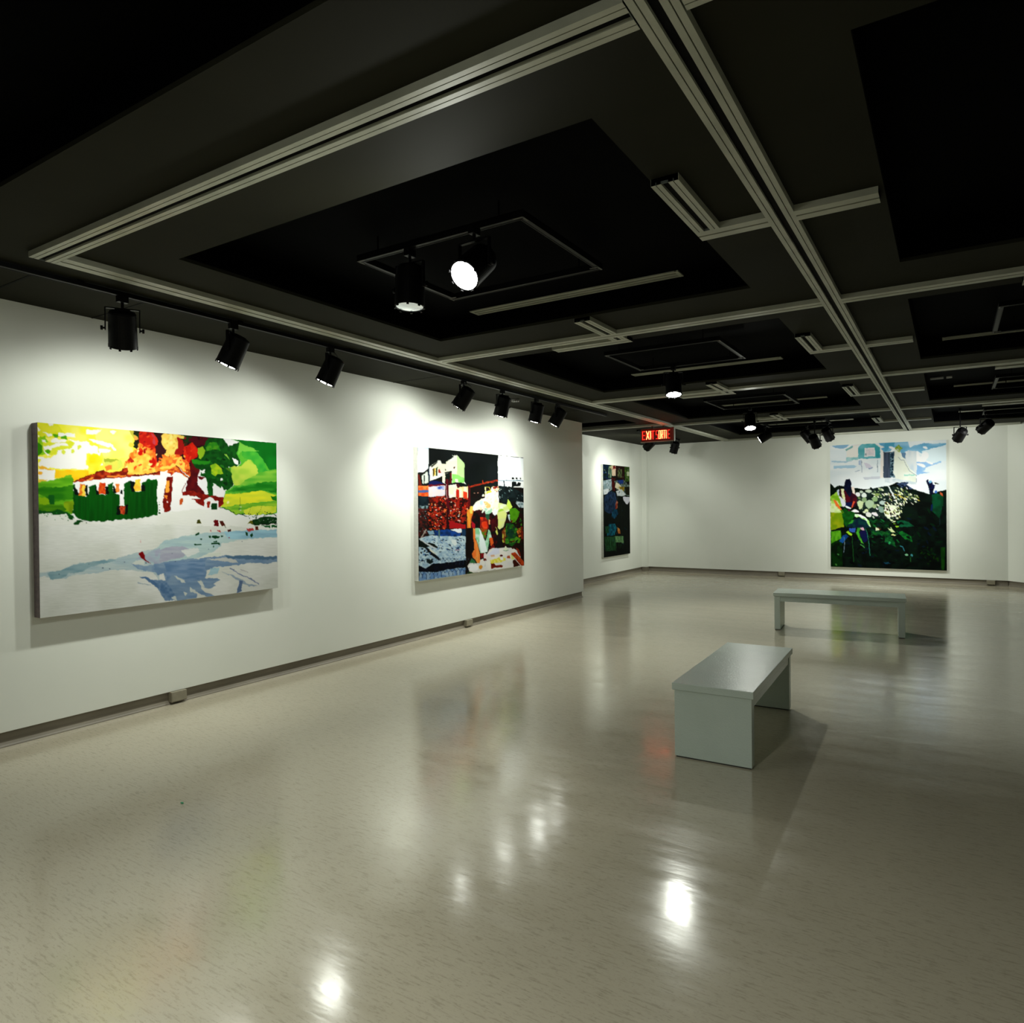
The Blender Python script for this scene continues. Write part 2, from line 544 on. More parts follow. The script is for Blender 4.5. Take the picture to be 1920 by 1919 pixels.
def housing_bm():
    bm = bmesh.new()
    lathe(bm, [(.040, -LB / 2 - .012), (.046, -LB / 2 - .008), (.070, -LB / 2), (RB - .006, -LB / 2 + .012), (RB - .003, -.02), (RB, LB / 2 - .01), (RB, LB / 2),
               (RB - .008, LB / 2), (RB - .010, LB / 2 - .03), (RB - .012, LB / 2 - .032)], 40, True, True)
    # cooling slots at the back and four lens clips at the front
    for k in range(8):
        a = 2 * PI * k / 8 + .2
        box(bm, -.0, .001, 0, .001, 0, .001)
        vs = bm.verts[-8:]
        for v in vs:
            u = v.co / .001
            r_ = RB - .004 + .006 * u.x
            th = a + (u.y - .5) * .16
            v.co = Vector((r_ * math.cos(th), r_ * math.sin(th), LB / 2 - .012 + .022 * u.z))
    return bm


def lens_bm():
    bm = bmesh.new()
    lathe(bm, [(.0, LB / 2 + .010), (.030, LB / 2 + .008), (.055, LB / 2 + .004), (RB - .009, LB / 2 - .002)], 32, False, False)
    bmesh.ops.remove_doubles(bm, verts=bm.verts, dist=1e-5)
    for f in bm.faces:
        f.normal_flip() if f.normal.z < 0 else None
    return bm


def yoke_bm(h):
    bm = bmesh.new()
    q = RB + .012
    s = .0035
    box(bm, -.011, .011, -q - s, -q + s, -.012, h, .001)
    box(bm, -.011, .011, q - s, q + s, -.012, h, .001)
    box(bm, -.011, .011, -q - s, q + s, h - .004, h + .003, .001)
    return bm


ME = {}


def shared(key, maker, material, smooth=False):
    if key not in ME:
        bm = maker()
        me = bpy.data.meshes.new(key)
        bm.to_mesh(me)
        bm.free()
        me.materials.append(material)
        if smooth:
            for p in me.polygons:
                p.use_smooth = True
        ME[key] = me
    return ME[key]


def child(name, me, parent, loc=(0, 0, 0), rot=(0, 0, 0)):
    o = bpy.data.objects.new(name, me)
    COL.objects.link(o)
    o.parent = parent
    o.location = loc
    o.rotation_euler = rot
    return o


def cyl_bm(r, z0, z1, seg=16):
    bm = bmesh.new()
    return lathe(bm, [(r, z0), (r, z1)], seg)


def knob_bm():
    bm = bmesh.new()
    lathe(bm, [(.006, 0), (.006, .012), (.014, .013), (.014, .026)], 12)
    bmesh.ops.rotate(bm, verts=bm.verts, cent=(0, 0, 0), matrix=Matrix.Rotation(R(90), 3, 'X'))
    return bm


GROUP = 'black cylindrical ceiling spotlights'


def spotlight(c, az, tilt, zt, label, power, size=88, blend=1.0, cord=0, lens='lens', rad=.03, spill=.30):
    """c = pivot (middle of the can); az = compass direction of the beam, tilt from straight down; zt = height of the track underside"""
    h = zt - c[2]
    root = empty('spotlight', c, R(az))
    tag(root, label, 'spotlight', GROUP)
    body = child('housing', shared('housing', housing_bm, M['blk'], False), root, rot=(0, PI - R(tilt), 0))
    ln = child('lens', shared(lens, lens_bm, M[lens], True), body)
    child('yoke', shared('yoke', lambda: yoke_bm(.128), M['blk']), root)
    child('knob', shared('knob', knob_bm, M['blk'], False), root, (0, -RB - .012, 0))
    child('knob', shared('knob', knob_bm, M['blk'], False), root, (0, RB + .012, 0), (0, 0, PI))
    st = mesh_obj('stem', cyl_bm(.009, .125, h - .035), M['blk'], root)
    ad = mesh_obj('track_adapter', B(-.032, .032, -.018, .018, h - .04, h, .003), M['blk'], root, rot=(0, 0, PI / 2 - R(az)))
    if cord:
        pts = []
        for k in range(13):
            t = k / 12
            pts.append((-.02 - .07 * math.sin(PI * t) * cord, .03 + .05 * math.sin(2 * PI * t), (h - .03) * (1 - t) + .085 * t))
        mesh_obj('cord', tube(bmesh.new(), pts, .0035), M['blk'], root)
    if power:
        ld = bpy.data.lights.new('spot_bulb', 'SPOT')
        ld.energy = power
        ld.color = LIGHT_COL
        ld.spot_size = R(size)
        ld.spot_blend = blend
        ld.shadow_soft_size = rad
        lo_ = bpy.data.objects.new('bulb', ld)
        COL.objects.link(lo_)
        lo_.parent = body
        lo_.location = (0, 0, LB / 2 + .045)
        lo_.rotation_euler = (PI, 0, 0)      # a lamp shines along its -z; the can's front is +z
        l2 = bpy.data.lights.new('spill', 'SPOT')     # light scattered by the lens, wider and weaker than the beam
        l2.energy = power * spill
        l2.color = LIGHT_COL
        l2.spot_size = R(172)
        l2.spot_blend = .5
        l2.shadow_soft_size = rad
        lo2 = bpy.data.objects.new('spill', l2)
        COL.objects.link(lo2)
        lo2.parent = body
        lo2.location = (0, 0, LB / 2 + .045)
        lo2.rotation_euler = (PI, 0, 0)
    return root


KW, TF = 2.864, 2.942
PW = 72
spotlight((.80, 2.365, 2.657), 150, 26, KW, 'black track spotlight nearest the camera, above the burning house painting', PW * .68)
spotlight((.80, 3.157, 2.667), 210, 26, KW, 'second black spotlight on the left track, above the middle of the burning house painting', PW * .68)
spotlight((.80, 4.083, 2.674), 208, 26, KW, 'third black spotlight on the left track, above the right end of the burning house painting', PW * .85, cord=.6)
spotlight((.81, 5.943, 2.681), 192, 37, KW, 'fourth black spotlight on the left track, with a looped cord', PW * 1.35, cord=1)
spotlight((.81, 6.694, 2.681), 170, 20, KW, 'fifth black spotlight on the left track, hanging nearly upright above the second painting', PW * 1.15)
spotlight((.81, 7.468, 2.687), 172, 18, KW, 'sixth black spotlight on the left track, upright, second from the far end', PW)
spotlight((.81, 8.023, 2.691), 190, 34, KW, 'last black spotlight at the far end of the left track', PW, cord=.5)
spotlight((2.667, 2.925, 2.735), 270, 3, TF, 'dim black spotlight pointing straight down in the nearest recess', 40, 60, .8, lens='reflector')
spotlight((3.14, 2.87, 2.742), 267, 50, TF, 'bright spotlight tilted toward the camera in the nearest ceiling recess', 110, 80, 1)
spotlight((2.771, 6.90, 2.755), 294, 14, TF, 'lit black downlight can in the second ceiling recess', 105, 100, 1)
spotlight((2.68, 10.49, 2.737), 288, 20, TF, 'lit black downlight can in the third ceiling recess', 140, 100, 1)
spotlight((2.325, 13.1, 2.746), 189, 60, TF, 'black spotlight turned left toward the far left wall', PW * 1.2, 80)
spotlight((2.968, 13.49, 2.746), 33, 42, TF, 'black spotlight left of the pair near the tall painting, tilted right', PW * 1.2, 80)
spotlight((3.2, 12.83, 2.588), 75, 46, TF, 'small black spotlight hanging lowest between two others near the tall painting', PW, 80)
spotlight((3.345, 13.28, 2.737), 66, 42, TF, 'black spotlight with a visible yoke just left above the tall painting', PW, 80)
spotlight((5.305, 13.6, 2.627), 114, 56, T, 'black spotlight on the right of the tall painting, tilted left toward it', PW * 1.05, 80)
spotlight((5.64, 13.3, 2.716), 130, 60, TF, 'rightmost black spotlight, strongly tilted toward the back wall', PW * .45, 80)
spotlight((.35, 12.5, 2.668), 150, 62, KW, 'black spotlight half hidden below the exit sign', PW, 85)
spotlight((.35, 13.91, 2.704), 150, 26, KW, 'black spotlight on the short track right of the exit sign', PW * .8, 85)
# spotlights behind the camera that light the near part of the room
for x, y, az, ti, wh in ((3.7, -.55, 80, 30, 'nearer one'), (3.9, -3.2, 80, 35, 'farther one')):
    spotlight((x, y, 2.74), az, ti, T, 'black spotlight behind the camera, %s' % wh, 185, 110, 1, spill=.1)

# ------------------------------------------------------------------ exit sign
ex, ey = .95, 11.30
EW, EH, ED = .585, .225, .07
root = empty('exit_sign', (ex, ey, 2.83), 0)
tag(root, 'red illuminated exit sign hanging from the ceiling', 'exit sign')
M['exit_case'] = mat('exit_case', (0.10, 0.09, 0.075), 0.4)
vary(M['exit_case'], (0.09, 0.08, 0.07), (0.12, 0.11, 0.09), (30, 30, 30), 2)
M['exit_back'] = mat('exit_panel', (0.02, 0.004, 0.003), 0.4, emit=(0.5, 0.01, 0.0), strength=.10)
M['exit_red'] = mat('exit_letters', (0.6, 0.02, 0.01), 0.5, emit=(1, 0.03, 0.015), strength=1.9)
M['exit_hot'] = mat('exit_letters_hot', (0.8, 0.2, 0.05), 0.5, emit=(1, 0.40, 0.14), strength=3.0)
mesh_obj('case', B(-EW / 2, EW / 2, 0, ED, -EH, 0, .004), M['exit_case'], root)
fr = bmesh.new()
box(fr, -EW / 2 - .006, EW / 2 + .006, -.012, .006, -EH - .010, -EH + .004)
box(fr, EW / 2 - .004, EW / 2 + .012, -.012, .03, -EH - .010, .004)
mesh_obj('frame', fr, M['rail'], root)
mesh_obj('panel', B(-EW / 2 + .006, EW / 2 - .006, -.006, .002, -EH + .008, -.006), M['exit_back'], root)
mesh_obj('stem', cyl_bm(.02, 0, S - 2.83 + .002), M['exit_case'], root, loc=(-.1, ED / 2, 0))
mesh_obj('stem', cyl_bm(.02, 0, S - 2.83 + .002), M['exit_case'], root, loc=(.1, ED / 2, 0))


def glyphs(txt):
    """stroke letters on a 1 x 1 box"""
    G = {'E': [(0, 0, 0, 1), (0, 1, 1, 1), (0, .5, .85, .5), (0, 0, 1, 0)], 'X': [(0, 0, 1, 1), (0, 1, 1, 0)], 'I': [(.5, 0, .5, 1)],
         'T': [(.5, 0, .5, 1), (0, 1, 1, 1)], 'S': [(0, 0, 1, 0), (1, 0, 1, .5), (1, .5, 0, .5), (0, .5, 0, 1), (0, 1, 1, 1)],
         'O': [(0, 0, 1, 0), (1, 0, 1, 1), (1, 1, 0, 1), (0, 1, 0, 0)], 'R': [(0, 0, 0, 1), (0, 1, 1, 1), (1, 1, 1, .5), (1, .5, 0, .5), (.35, .5, 1, 0)]}
    return G[txt]


def letter(ch, x, wd, z, ht, mt_, th=.013):
    bm = bmesh.new()
    for a, b_, c, d in glyphs(ch):
        p, q = Vector((x + a * wd, 0, z + b_ * ht)), Vector((x + c * wd, 0, z + d * ht))
        dr = (q - p).normalized()
        n = Vector((-dr.z, 0, dr.x)) * th / 2
        p, q = p - dr * th / 2, q + dr * th / 2
        vs = [bm.verts.new(v + Vector((0, y, 0))) for y in (-.012, -.004) for v in (p + n, q + n, q - n, p - n)]
        for f in ((0, 1, 2, 3), (7, 6, 5, 4), (0, 4, 5, 1), (1, 5, 6, 2), (2, 6, 7, 3), (3, 7, 4, 0)):
            bm.faces.new([vs[i] for i in f])
    bmesh.ops.recalc_face_normals(bm, faces=bm.faces)
    return mesh_obj('letter', bm, mt_, root)


zz, hh = -EH + .045, .135
for ch, x, wd, k in (('E', -.262, .042, 'r'), ('X', -.192, .048, 'h'), ('I', -.126, .02, 'h'), ('T', -.095, .044, 'r'),
                     ('S', -.018, .030, 'r'), ('O', .030, .026, 'h'), ('R', .074, .026, 'h'), ('T', .116, .030, 'h'), ('I', .154, .016, 'h'), ('E', .190, .032, 'r')):
    letter(ch, x, wd, zz, hh, M['exit_red' if k == 'r' else 'exit_hot'], .012 if x < -.05 else .0085)
for sx in (-.155, .10):
    ld = bpy.data.lights.new('exit_glow', 'AREA')
    ld.shape = 'RECTANGLE'
    ld.size, ld.size_y = .1, .1
    ld.energy = .8
    ld.color = (1, .05, .02)
    lo_ = bpy.data.objects.new('glow_tube', ld)
    COL.objects.link(lo_)
    lo_.parent = root
    lo_.location = (sx, -.03, -EH / 2)
    lo_.rotation_euler = (R(90), 0, 0)

# smoke detector
root = empty('smoke_detector', (.45, 7.55, S))
tag(root, 'small round ceiling detector between the left track and the wall', 'smoke detector')
mesh_obj('body', lathe(bmesh.new(), [(.055, 0), (.055, -.012), (.042, -.03), (.01, -.034)], 24), M['grey'], root)
bm = bmesh.new()
for k in range(10):
    a = 2 * PI * k / 10
    box(bm, .044 * math.cos(a) - .005, .044 * math.cos(a) + .005, .044 * math.sin(a) - .005, .044 * math.sin(a) + .005, -.032, -.012)
mesh_obj('grille', bm, M['white'], root)


# ------------------------------------------------------------------ benches
def bench(loc, rz, label):
    root = empty('bench', loc, R(rz))
    tag(root, label, 'bench')
    Lb, Wb, Hb = 1.40, .475, .45
    mesh_obj('top', B(-Wb / 2, Wb / 2, -Lb / 2, Lb / 2, Hb - .042, Hb, .003), M['bench'], root)
    for s in (-1, 1):
        y0 = s * (Lb / 2 - .045)
        lg = mesh_obj('leg', B(-Wb / 2 + .012, Wb / 2 - .012, y0 - .033, y0 + .033, .008, Hb - .042, .002), M['bench'], root)
        mesh_obj('foot', B(-Wb / 2 + .02, Wb / 2 - .02, y0 - .027, y0 + .027, 0, .008), M['foot'], root)
        mesh_obj('apron', B(s * (Wb / 2 - .028) - .011, s * (Wb / 2 - .028) + .011, -Lb / 2 + .078, Lb / 2 - .078, Hb - .105, Hb - .042), M['bench'], root)
    return root


bench((3.955, 4.745, 0), 1.8, 'near white painted slab bench standing lengthwise')
bench((4.03, 9.03, 0), 90 + 4.5, 'far white bench standing crosswise before the tall painting')


# ------------------------------------------------------------------ outlet boxes on the base
def outlet(loc, rz, label):
    root = empty('outlet_box', loc, R(rz))
    tag(root, label, 'outlet box', 'metal outlet boxes on the wall base')
    mesh_obj('box', B(-.064, .064, 0, .050, .018, .0965, .003), M['box'], root)
    mesh_obj('cover', B(-.058, .058, .050, .052, .024, .091, .001), M['box'], root)
    return root


outlet((-.022, 3.185, 0), -90, 'brown outlet box on the base below the burning house painting')
outlet((-.022, 7.085, 0), -90, 'brown outlet box on the base below the second painting')
outlet((2.18, YB + .022, 0), 180, 'brown outlet box on the back wall base, left of the tall painting')
outlet((5.775, YB + .022, 0), 180, 'brown outlet box on the back wall base near the right corner')

bm = bmesh.new()
for k in range(5):
    a = 2 * PI * k / 5
    bm.verts.new((.012 * math.cos(a), .006 * math.sin(a), .0))
bm.faces.new(bm.verts)
rr_ = bmesh.ops.extrude_face_region(bm, geom=list(bm.faces))
for v in rr_['geom']:
    if isinstance(v, bmesh.types.BMVert):
        v.co.z += .004
bmesh.ops.recalc_face_normals(bm, faces=bm.faces)
tag(mesh_obj('paint_chip', bm, M['chip'], loc=(1.79, 2.10, 0)), 'tiny green paint chip lying on the floor', 'paint chip')

# ------------------------------------------------------------------ paintings: flat pictures laid down stroke by stroke, stored as vertex colour on a canvas
class Canvas:
    """raster in the canvas plane; shapes come as quadrilateral-relative points mapped to canvas u,v by a homography"""

    def __init__(self, nu, nv, quad, seed=1, wob=1.0):
        self.nu, self.nv = nu, nv
        self.quad = quad
        src = np.array(quad, float)
        dst = np.array([(0, 0), (1, 0), (1, 1), (0, 1)], float)
        A_, b_ = [], []
        for (x, y), (u, v) in zip(dst, src):      # maps uv -> picture coordinates
            A_.append([x, y, 1, 0, 0, 0, -u * x, -u * y])
            b_.append(u)
            A_.append([0, 0, 0, x, y, 1, -v * x, -v * y])
            b_.append(v)
        h = np.append(np.linalg.solve(np.array(A_), np.array(b_)), 1).reshape(3, 3)
        uu, vv = np.meshgrid(np.linspace(0, 1, nu), np.linspace(0, 1, nv))
        w_ = h[2, 0] * uu + h[2, 1] * vv + 1
        self.X = (h[0, 0] * uu + h[0, 1] * vv + h[0, 2]) / w_
        self.Y = (h[1, 0] * uu + h[1, 1] * vv + h[1, 2]) / w_
        self.rng = np.random.default_rng(seed)
        self.img = np.ones((nv, nu, 3)) * .93
        self.X0, self.Y0 = self.X.copy(), self.Y.copy()
        self.X = self.X + wob * (self.noise(5) - .5) * 2.2 + wob * (self.noise(14) - .5) * 1.2
        self.Y = self.Y + wob * (self.noise(5) - .5) * 2.2 + wob * (self.noise(14) - .5) * 1.2

    def noise(self, period, px=None, py=None):
        """smooth value noise, feature size in picture units (px, py allow stretched features)"""
        px = px or period
        py = py or period
        gx = (self.X0 - self.X0.min()) / px
        gy = (self.Y0 - self.Y0.min()) / py
        g = self.rng.random((int(gy.max()) + 3, int(gx.max()) + 3))
        ix, iy = gx.astype(int), gy.astype(int)
        fx, fy = gx - ix, gy - iy
        fx, fy = fx * fx * (3 - 2 * fx), fy * fy * (3 - 2 * fy)
        return (g[iy, ix] * (1 - fx) * (1 - fy) + g[iy, ix + 1] * fx * (1 - fy) + g[iy + 1, ix] * (1 - fx) * fy + g[iy + 1, ix + 1] * fx * fy)

    def inside(self, pts):
        x, y = self.X, self.Y
        m_ = np.zeros(x.shape, bool)
        n = len(pts)
        for i in range(n):
            x0, y0 = pts[i]
            x1, y1 = pts[(i + 1) % n]
            if y0 == y1:
                continue
            c = (y0 > y) != (y1 > y)
            m_ ^= c & (x < (x1 - x0) * (y - y0) / (y1 - y0) + x0)
        return m_

    def finish(self, k=.5):
        a = np.pad(self.img, ((1, 1), (1, 1), (0, 0)), 'edge')
        s_ = (a[:-2, 1:-1] + a[2:, 1:-1] + a[1:-1, :-2] + a[1:-1, 2:]) / 4
        self.img = self.img * (1 - k) + s_ * k
        return self

    @staticmethod
    def rgb(h):
        return np.array([int(h[i:i + 2], 16) for i in (0, 2, 4)]) / 255.0

    def put(self, mask, col, alpha=1.0):
        a = mask.astype(float)[..., None] * alpha
        self.img = self.img * (1 - a) + a * (self.rgb(col) if isinstance(col, str) else col)

    def poly(self, pts, col, alpha=1.0, col2=None, grain=9, gx=None, gy=None, cut=None):
        m_ = self.inside(pts)
        if cut is not None:
            m_ &= self.noise(grain, gx, gy) > cut
        c = self.rgb(col)
        if col2:
            t = self.noise(grain, gx, gy)[..., None]
            t = np.clip((t - .25) * 2, 0, 1)
            c = c * (1 - t) + self.rgb(col2) * t
        self.put(m_, c, alpha)

    def blob(self, x, y, rx, ry, col, ang=0, alpha=1.0):
        c, s = math.cos(R(ang)), math.sin(R(ang))
        dx, dy = self.X - x, self.Y - y
        self.put(((dx * c + dy * s) / rx) ** 2 + ((-dx * s + dy * c) / ry) ** 2 < 1, col, alpha)

    def line(self, pts, wd, col, alpha=1.0):
        m_ = np.zeros(self.X.shape, bool)
        for (x0, y0), (x1, y1) in zip(pts, pts[1:]):
            dx, dy = x1 - x0, y1 - y0
            t = np.clip(((self.X - x0) * dx + (self.Y - y0) * dy) / (dx * dx + dy * dy + 1e-9), 0, 1)
            m_ |= (self.X - x0 - t * dx) ** 2 + (self.Y - y0 - t * dy) ** 2 < (wd / 2) ** 2
        self.put(m_, col, alpha)

    def dabs(self, pts, n, cols, r0_, r1_, ang=0, spread=90, asp=.5, alpha=1.0):
        """many short brush dabs scattered inside a polygon"""
        xs_ = [p[0] for p in pts]
        ys_ = [p[1] for p in pts]
        k = 0
        tries = 0
        while k < n and tries < n * 8:
            tries += 1
            x = self.rng.uniform(min(xs_), max(xs_))
            y = self.rng.uniform(min(ys_), max(ys_))
            ins = False
            for i in range(len(pts)):
                x0, y0 = pts[i]
                x1, y1 = pts[(i + 1) % len(pts)]
                if (y0 > y) != (y1 > y) and x < (x1 - x0) * (y - y0) / (y1 - y0) + x0:
                    ins = not ins
            if not ins:
                continue
            k += 1
            r = self.rng.uniform(r0_, r1_)
            self.blob(x, y, r, r * asp, cols[int(self.rng.integers(len(cols)))], ang + self.rng.uniform(-spread, spread), alpha)


def crop(x0, y0, s):
    return lambda *f: [(x0 + a / s, y0 + c / s) for a, c in zip(f[0::2], f[1::2])]


def paint_fire():
    c = Canvas(470, 330, [(73, 795), (517.4, 831.3), (522.7, 1104), (81.8, 1157)], 3, 1.25)
    A, Bq, Cq, D = crop(70, 785, 8.348), crop(290, 800, 8), crop(70, 980, 8.348), crop(290, 980, 8)
    # sky
    c.poly(A(0, 0, 1560, 150, 1560, 900, 560, 1010, 0, 1010), 'f3ee45', col2='f8f075', grain=14)
    c.poly(A(0, 0, 300, 60, 480, 300, 0, 330), 'd8dc20', col2='e8e63c', grain=12)
    c.poly(A(1000, 120, 1460, 170, 1500, 640, 1050, 620, 900, 300), 'fbf68c', col2='f8f070', grain=14)
    c.poly(A(25, 320, 140, 290, 230, 470, 210, 560, 40, 600), '8ac81c', col2='b4d820', grain=9)
    c.poly(A(25, 400, 90, 450, 95, 560, 30, 610), '3c8a0a')
    c.poly(A(110, 380, 600, 380, 560, 560, 200, 590, 100, 500), 'dde23a')
    for p in (A(180, 90, 270, 100, 265, 135, 215, 145), A(25, 150, 75, 185, 60, 215, 28, 220), A(110, 225, 240, 250, 250, 300, 190, 300), A(340, 240, 610, 250, 615, 320, 430, 310, 340, 290),
              A(780, 190, 950, 200, 1010, 180, 1000, 205, 930, 270, 780, 265), A(1140, 195, 1240, 205, 1220, 235, 1190, 258, 1150, 240), A(25, 275, 60, 280, 60, 305, 25, 305),
              A(95, 345, 150, 350, 155, 385, 105, 390), A(235, 350, 300, 320, 380, 345, 480, 350, 460, 385, 300, 395, 240, 380),
              A(110, 450, 220, 440, 330, 395, 480, 410, 520, 460, 380, 440, 280, 500, 120, 505),
              A(95, 505, 150, 520, 230, 590, 190, 600), A(490, 350, 640, 370, 820, 380, 830, 430, 950, 450, 960, 540, 1000, 540, 990, 590, 930, 585, 900, 560, 780, 555, 770, 740, 820, 750, 800, 800, 300, 800, 150, 770, 50, 750, 45, 700, 100, 650, 30, 640, 40, 610, 220, 640, 330, 560, 340, 500, 520, 490, 600, 400),
              A(800, 320, 870, 340, 980, 370, 1150, 400, 1210, 460, 1230, 520, 1190, 520, 1160, 460, 1060, 460, 960, 420, 870, 380), A(960, 480, 1150, 510, 1140, 540, 980, 540),
              A(40, 800, 150, 790, 300, 820, 290, 940, 340, 965, 370, 960, 300, 990, 150, 1005, 50, 960), A(880, 660, 950, 670, 1030, 730, 990, 745, 900, 690),
              A(930, 760, 970, 765, 965, 800, 935, 795), A(870, 810, 910, 820, 895, 850, 865, 845), A(800, 860, 850, 855, 835, 885)):
        c.poly(p, 'f6f4f2')
    for x, y, r in ((425, 540, 34), (575, 530, 26), (672, 468, 26)):
        (px_, py_), = A(x, y)
        c.blob(px_, py_, r / 8.348, r / 8.348 * 1.05, 'dde455')
    for p in (A(250, 260, 335, 265, 335, 315, 280, 310), A(395, 290, 460, 285, 485, 350, 380, 330), A(130, 510, 215, 508, 215, 550, 180, 560)):
        c.poly(p, '58a80c')
    c.poly(A(250, 480, 340, 445, 540, 440, 560, 480, 400, 470, 300, 510, 250, 560, 200, 570), 'dfe340')
    c.poly(A(50, 760, 130, 765, 270, 820, 200, 815, 60, 800), 'f2b83c')
    c.poly(A(50, 840, 105, 850, 100, 890, 50, 880), 'f5b637')
    c.poly(A(50, 965, 180, 965, 140, 1010, 50, 1020), 'f0c850')
    c.poly(A(300, 810, 520, 820, 780, 815, 880, 870, 760, 930, 590, 985, 460, 930, 300, 950), 'fdc41c', col2='fbd624', grain=12)
    c.poly(A(790, 560, 920, 570, 1010, 610, 1040, 640, 960, 840, 840, 890, 800, 840, 830, 770, 780, 720), 'fcdc1c', col2='f5ee55', grain=10)
    c.poly(A(1050, 630, 1300, 640, 1350, 760, 1250, 830, 1170, 820, 1050, 740), 'cfdc62', col2='e3dc60', grain=8)
    c.poly(A(1060, 630, 1290, 650, 1160, 690, 1060, 680), 'a9b53c')
    # left hills
    c.poly(A(40, 1010, 380, 950, 470, 905, 550, 900, 580, 985, 585, 1450, 560, 1500, 480, 1480, 40, 1480), '5aa41c', col2='78bc28', grain=10, gx=18, gy=5)
    c.poly(A(40, 1090, 330, 1085, 580, 1050, 580, 1270, 300, 1300, 40, 1180), '2a7a12', col2='3f8c16', grain=10, gx=20, gy=5)
    c.poly(A(60, 1240, 220, 1260, 210, 1370, 60, 1360), '8ab414')
    c.poly(A(430, 1310, 580, 1300, 580, 1480, 460, 1450), '8fae18', col2='6f8e10')
    c.poly(A(210, 1200, 300, 1210, 290, 1370, 220, 1360), '15601c')
    c.poly(A(40, 1360, 420, 1350, 480, 1440, 400, 1480, 40, 1470), '3c7c10', col2='548f14', gx=20, gy=4)
    # dark band and snow rim
    c.poly(A(40, 1445, 300, 1450, 350, 1430, 480, 1470, 590, 1520, 590, 1590, 400, 1600, 50, 1500), '12521a')
    # smoke and fire
    c.poly(A(1480, 190, 1920, 230, 1920, 700, 1850, 700, 1750, 580, 1600, 520, 1480, 450, 1520, 330), '1c3a16', col2='2c1a16', grain=8)
    c.poly(Bq(0, 90, 1010, 170, 1010, 400, 640, 600, 0, 640), '2c1518', col2='3a1c20', grain=8)
    c.poly(Bq(380, 140, 560, 150, 540, 300, 380, 280), '25401c')
    c.poly(Bq(560, 150, 800, 170, 760, 280, 600, 300, 520, 220), '5a1220')
    c.poly(A(1600, 200, 1800, 230, 1870, 330, 1860, 480, 1840, 560, 1700, 640, 1600, 560, 1560, 460, 1600, 420, 1580, 300), 'b81c14', col2='d83a1c', grain=6)
    c.poly(A(1780, 240, 1870, 330, 1860, 440, 1800, 400), 'c24452')
    c.poly(A(1590, 400, 1700, 440, 1830, 500, 1850, 600, 1850, 720, 1760, 780, 1680, 700, 1560, 650, 1400, 720, 1440, 560, 1540, 520), 'f47c28', col2='f5b44a', grain=6)
    c.poly(A(1430, 200, 1500, 200, 1500, 260, 1570, 290, 1540, 350, 1480, 310), 'c9c04a')
    for x, y, rx, ry, col in ((1470, 430, 45, 40, 'e8d04a'), (1540, 320, 34, 30, 'f0a850'), (1610, 530, 45, 55, 'c8180c'), (1700, 380, 60, 80, 'c02015')):
        (px_, py_), = A(x, y)
        c.blob(px_, py_, rx / 8.348, ry / 8.348, col)
    c.poly(A(1350, 700, 1480, 640, 1700, 560, 1800, 640, 1920, 680, 1920, 840, 1700, 880, 1420, 900, 1350, 800), 'fbd862', col2='fbb848', grain=6)
    c.poly(A(1400, 680, 1440, 600, 1530, 680, 1480, 710), 'b8321c')
    c.poly(A(1740, 680, 1790, 600, 1850, 680, 1870, 730, 1820, 780, 1770, 770), 'c41c0c')
    c.poly(A(1050, 760, 1170, 740, 1170, 800, 1080, 830), 'ea8a3a')
    # right flames
    c.poly(Bq(0, 160, 40, 200, 30, 540, 0, 560), 'd83420')
    c.poly(Bq(0, 300, 60, 280, 180, 340, 90, 500, 30, 560), '401a20')
    c.poly(Bq(80, 140, 150, 110, 330, 130, 440, 160, 430, 190, 340, 190, 345, 330, 280, 440, 180, 470, 130, 440, 180, 360, 110, 310), 'f5e27a', col2='f8cf66', grain=5)
    c.poly(Bq(330, 170, 440, 220, 420, 420, 320, 460, 290, 400, 345, 330), 'a81c18')
    c.poly(Bq(420, 310, 560, 240, 640, 360, 630, 470, 540, 520, 500, 560, 430, 480), 'e83018', col2='d02412', grain=6)
    c.poly(Bq(0, 560, 90, 520, 120, 430, 200, 470, 300, 420, 410, 450, 400, 500, 500, 540, 540, 640, 530, 720, 520, 780, 470, 720, 330, 600, 210, 660, 0, 690), 'f8a83c', col2='f26a2c', grain=6)
    c.poly(Bq(300, 560, 370, 470, 410, 450, 400, 510, 440, 560, 460, 680, 330, 600, 200, 640, 60, 650, 100, 600, 200, 590), 'fcd260')
    c.blob(*Bq(495, 680)[0], 4.5, 6, 'b84a1c')
    c.dabs(A(1430, 560, 1560, 420, 1850, 520, 1900, 700, 1900, 820, 1450, 860, 1350, 760), 34, ['fbd862', 'f8a848', 'f0702c', 'fce48c', 'e8501c'], 1.5, 4.5, -50, 40, .5)
    c.dabs(A(1580, 220, 1800, 240, 1850, 500, 1620, 560), 16, ['a01812', 'd03018', 'e85428', '8c1414'], 1.5, 4.5, -60, 40, .5)
    c.dabs(Bq(60, 480, 200, 440, 420, 420, 530, 600, 480, 700, 320, 590, 40, 640), 30, ['f8b848', 'f47a30', 'fcd060', 'f0602c'], 1.3, 4, -50, 40, .5)
    c.dabs(Bq(90, 150, 330, 140, 330, 330, 200, 440, 110, 300), 16, ['f8e890', 'f0d870', 'fbd070', 'e8b850'], 1.5, 4.5, -40, 50, .6)
    c.dabs(Bq(420, 150, 760, 180, 700, 300, 560, 300, 400, 400), 18, ['5a1420', '3a1016', '8c1c1c', '20301a'], 1.5, 4, -40, 50, .5)
    c.dabs(Bq(430, 320, 600, 280, 640, 460, 480, 520), 12, ['f04020', 'c81c10', 'e83018'], 1.5, 4, -60, 40, .5)
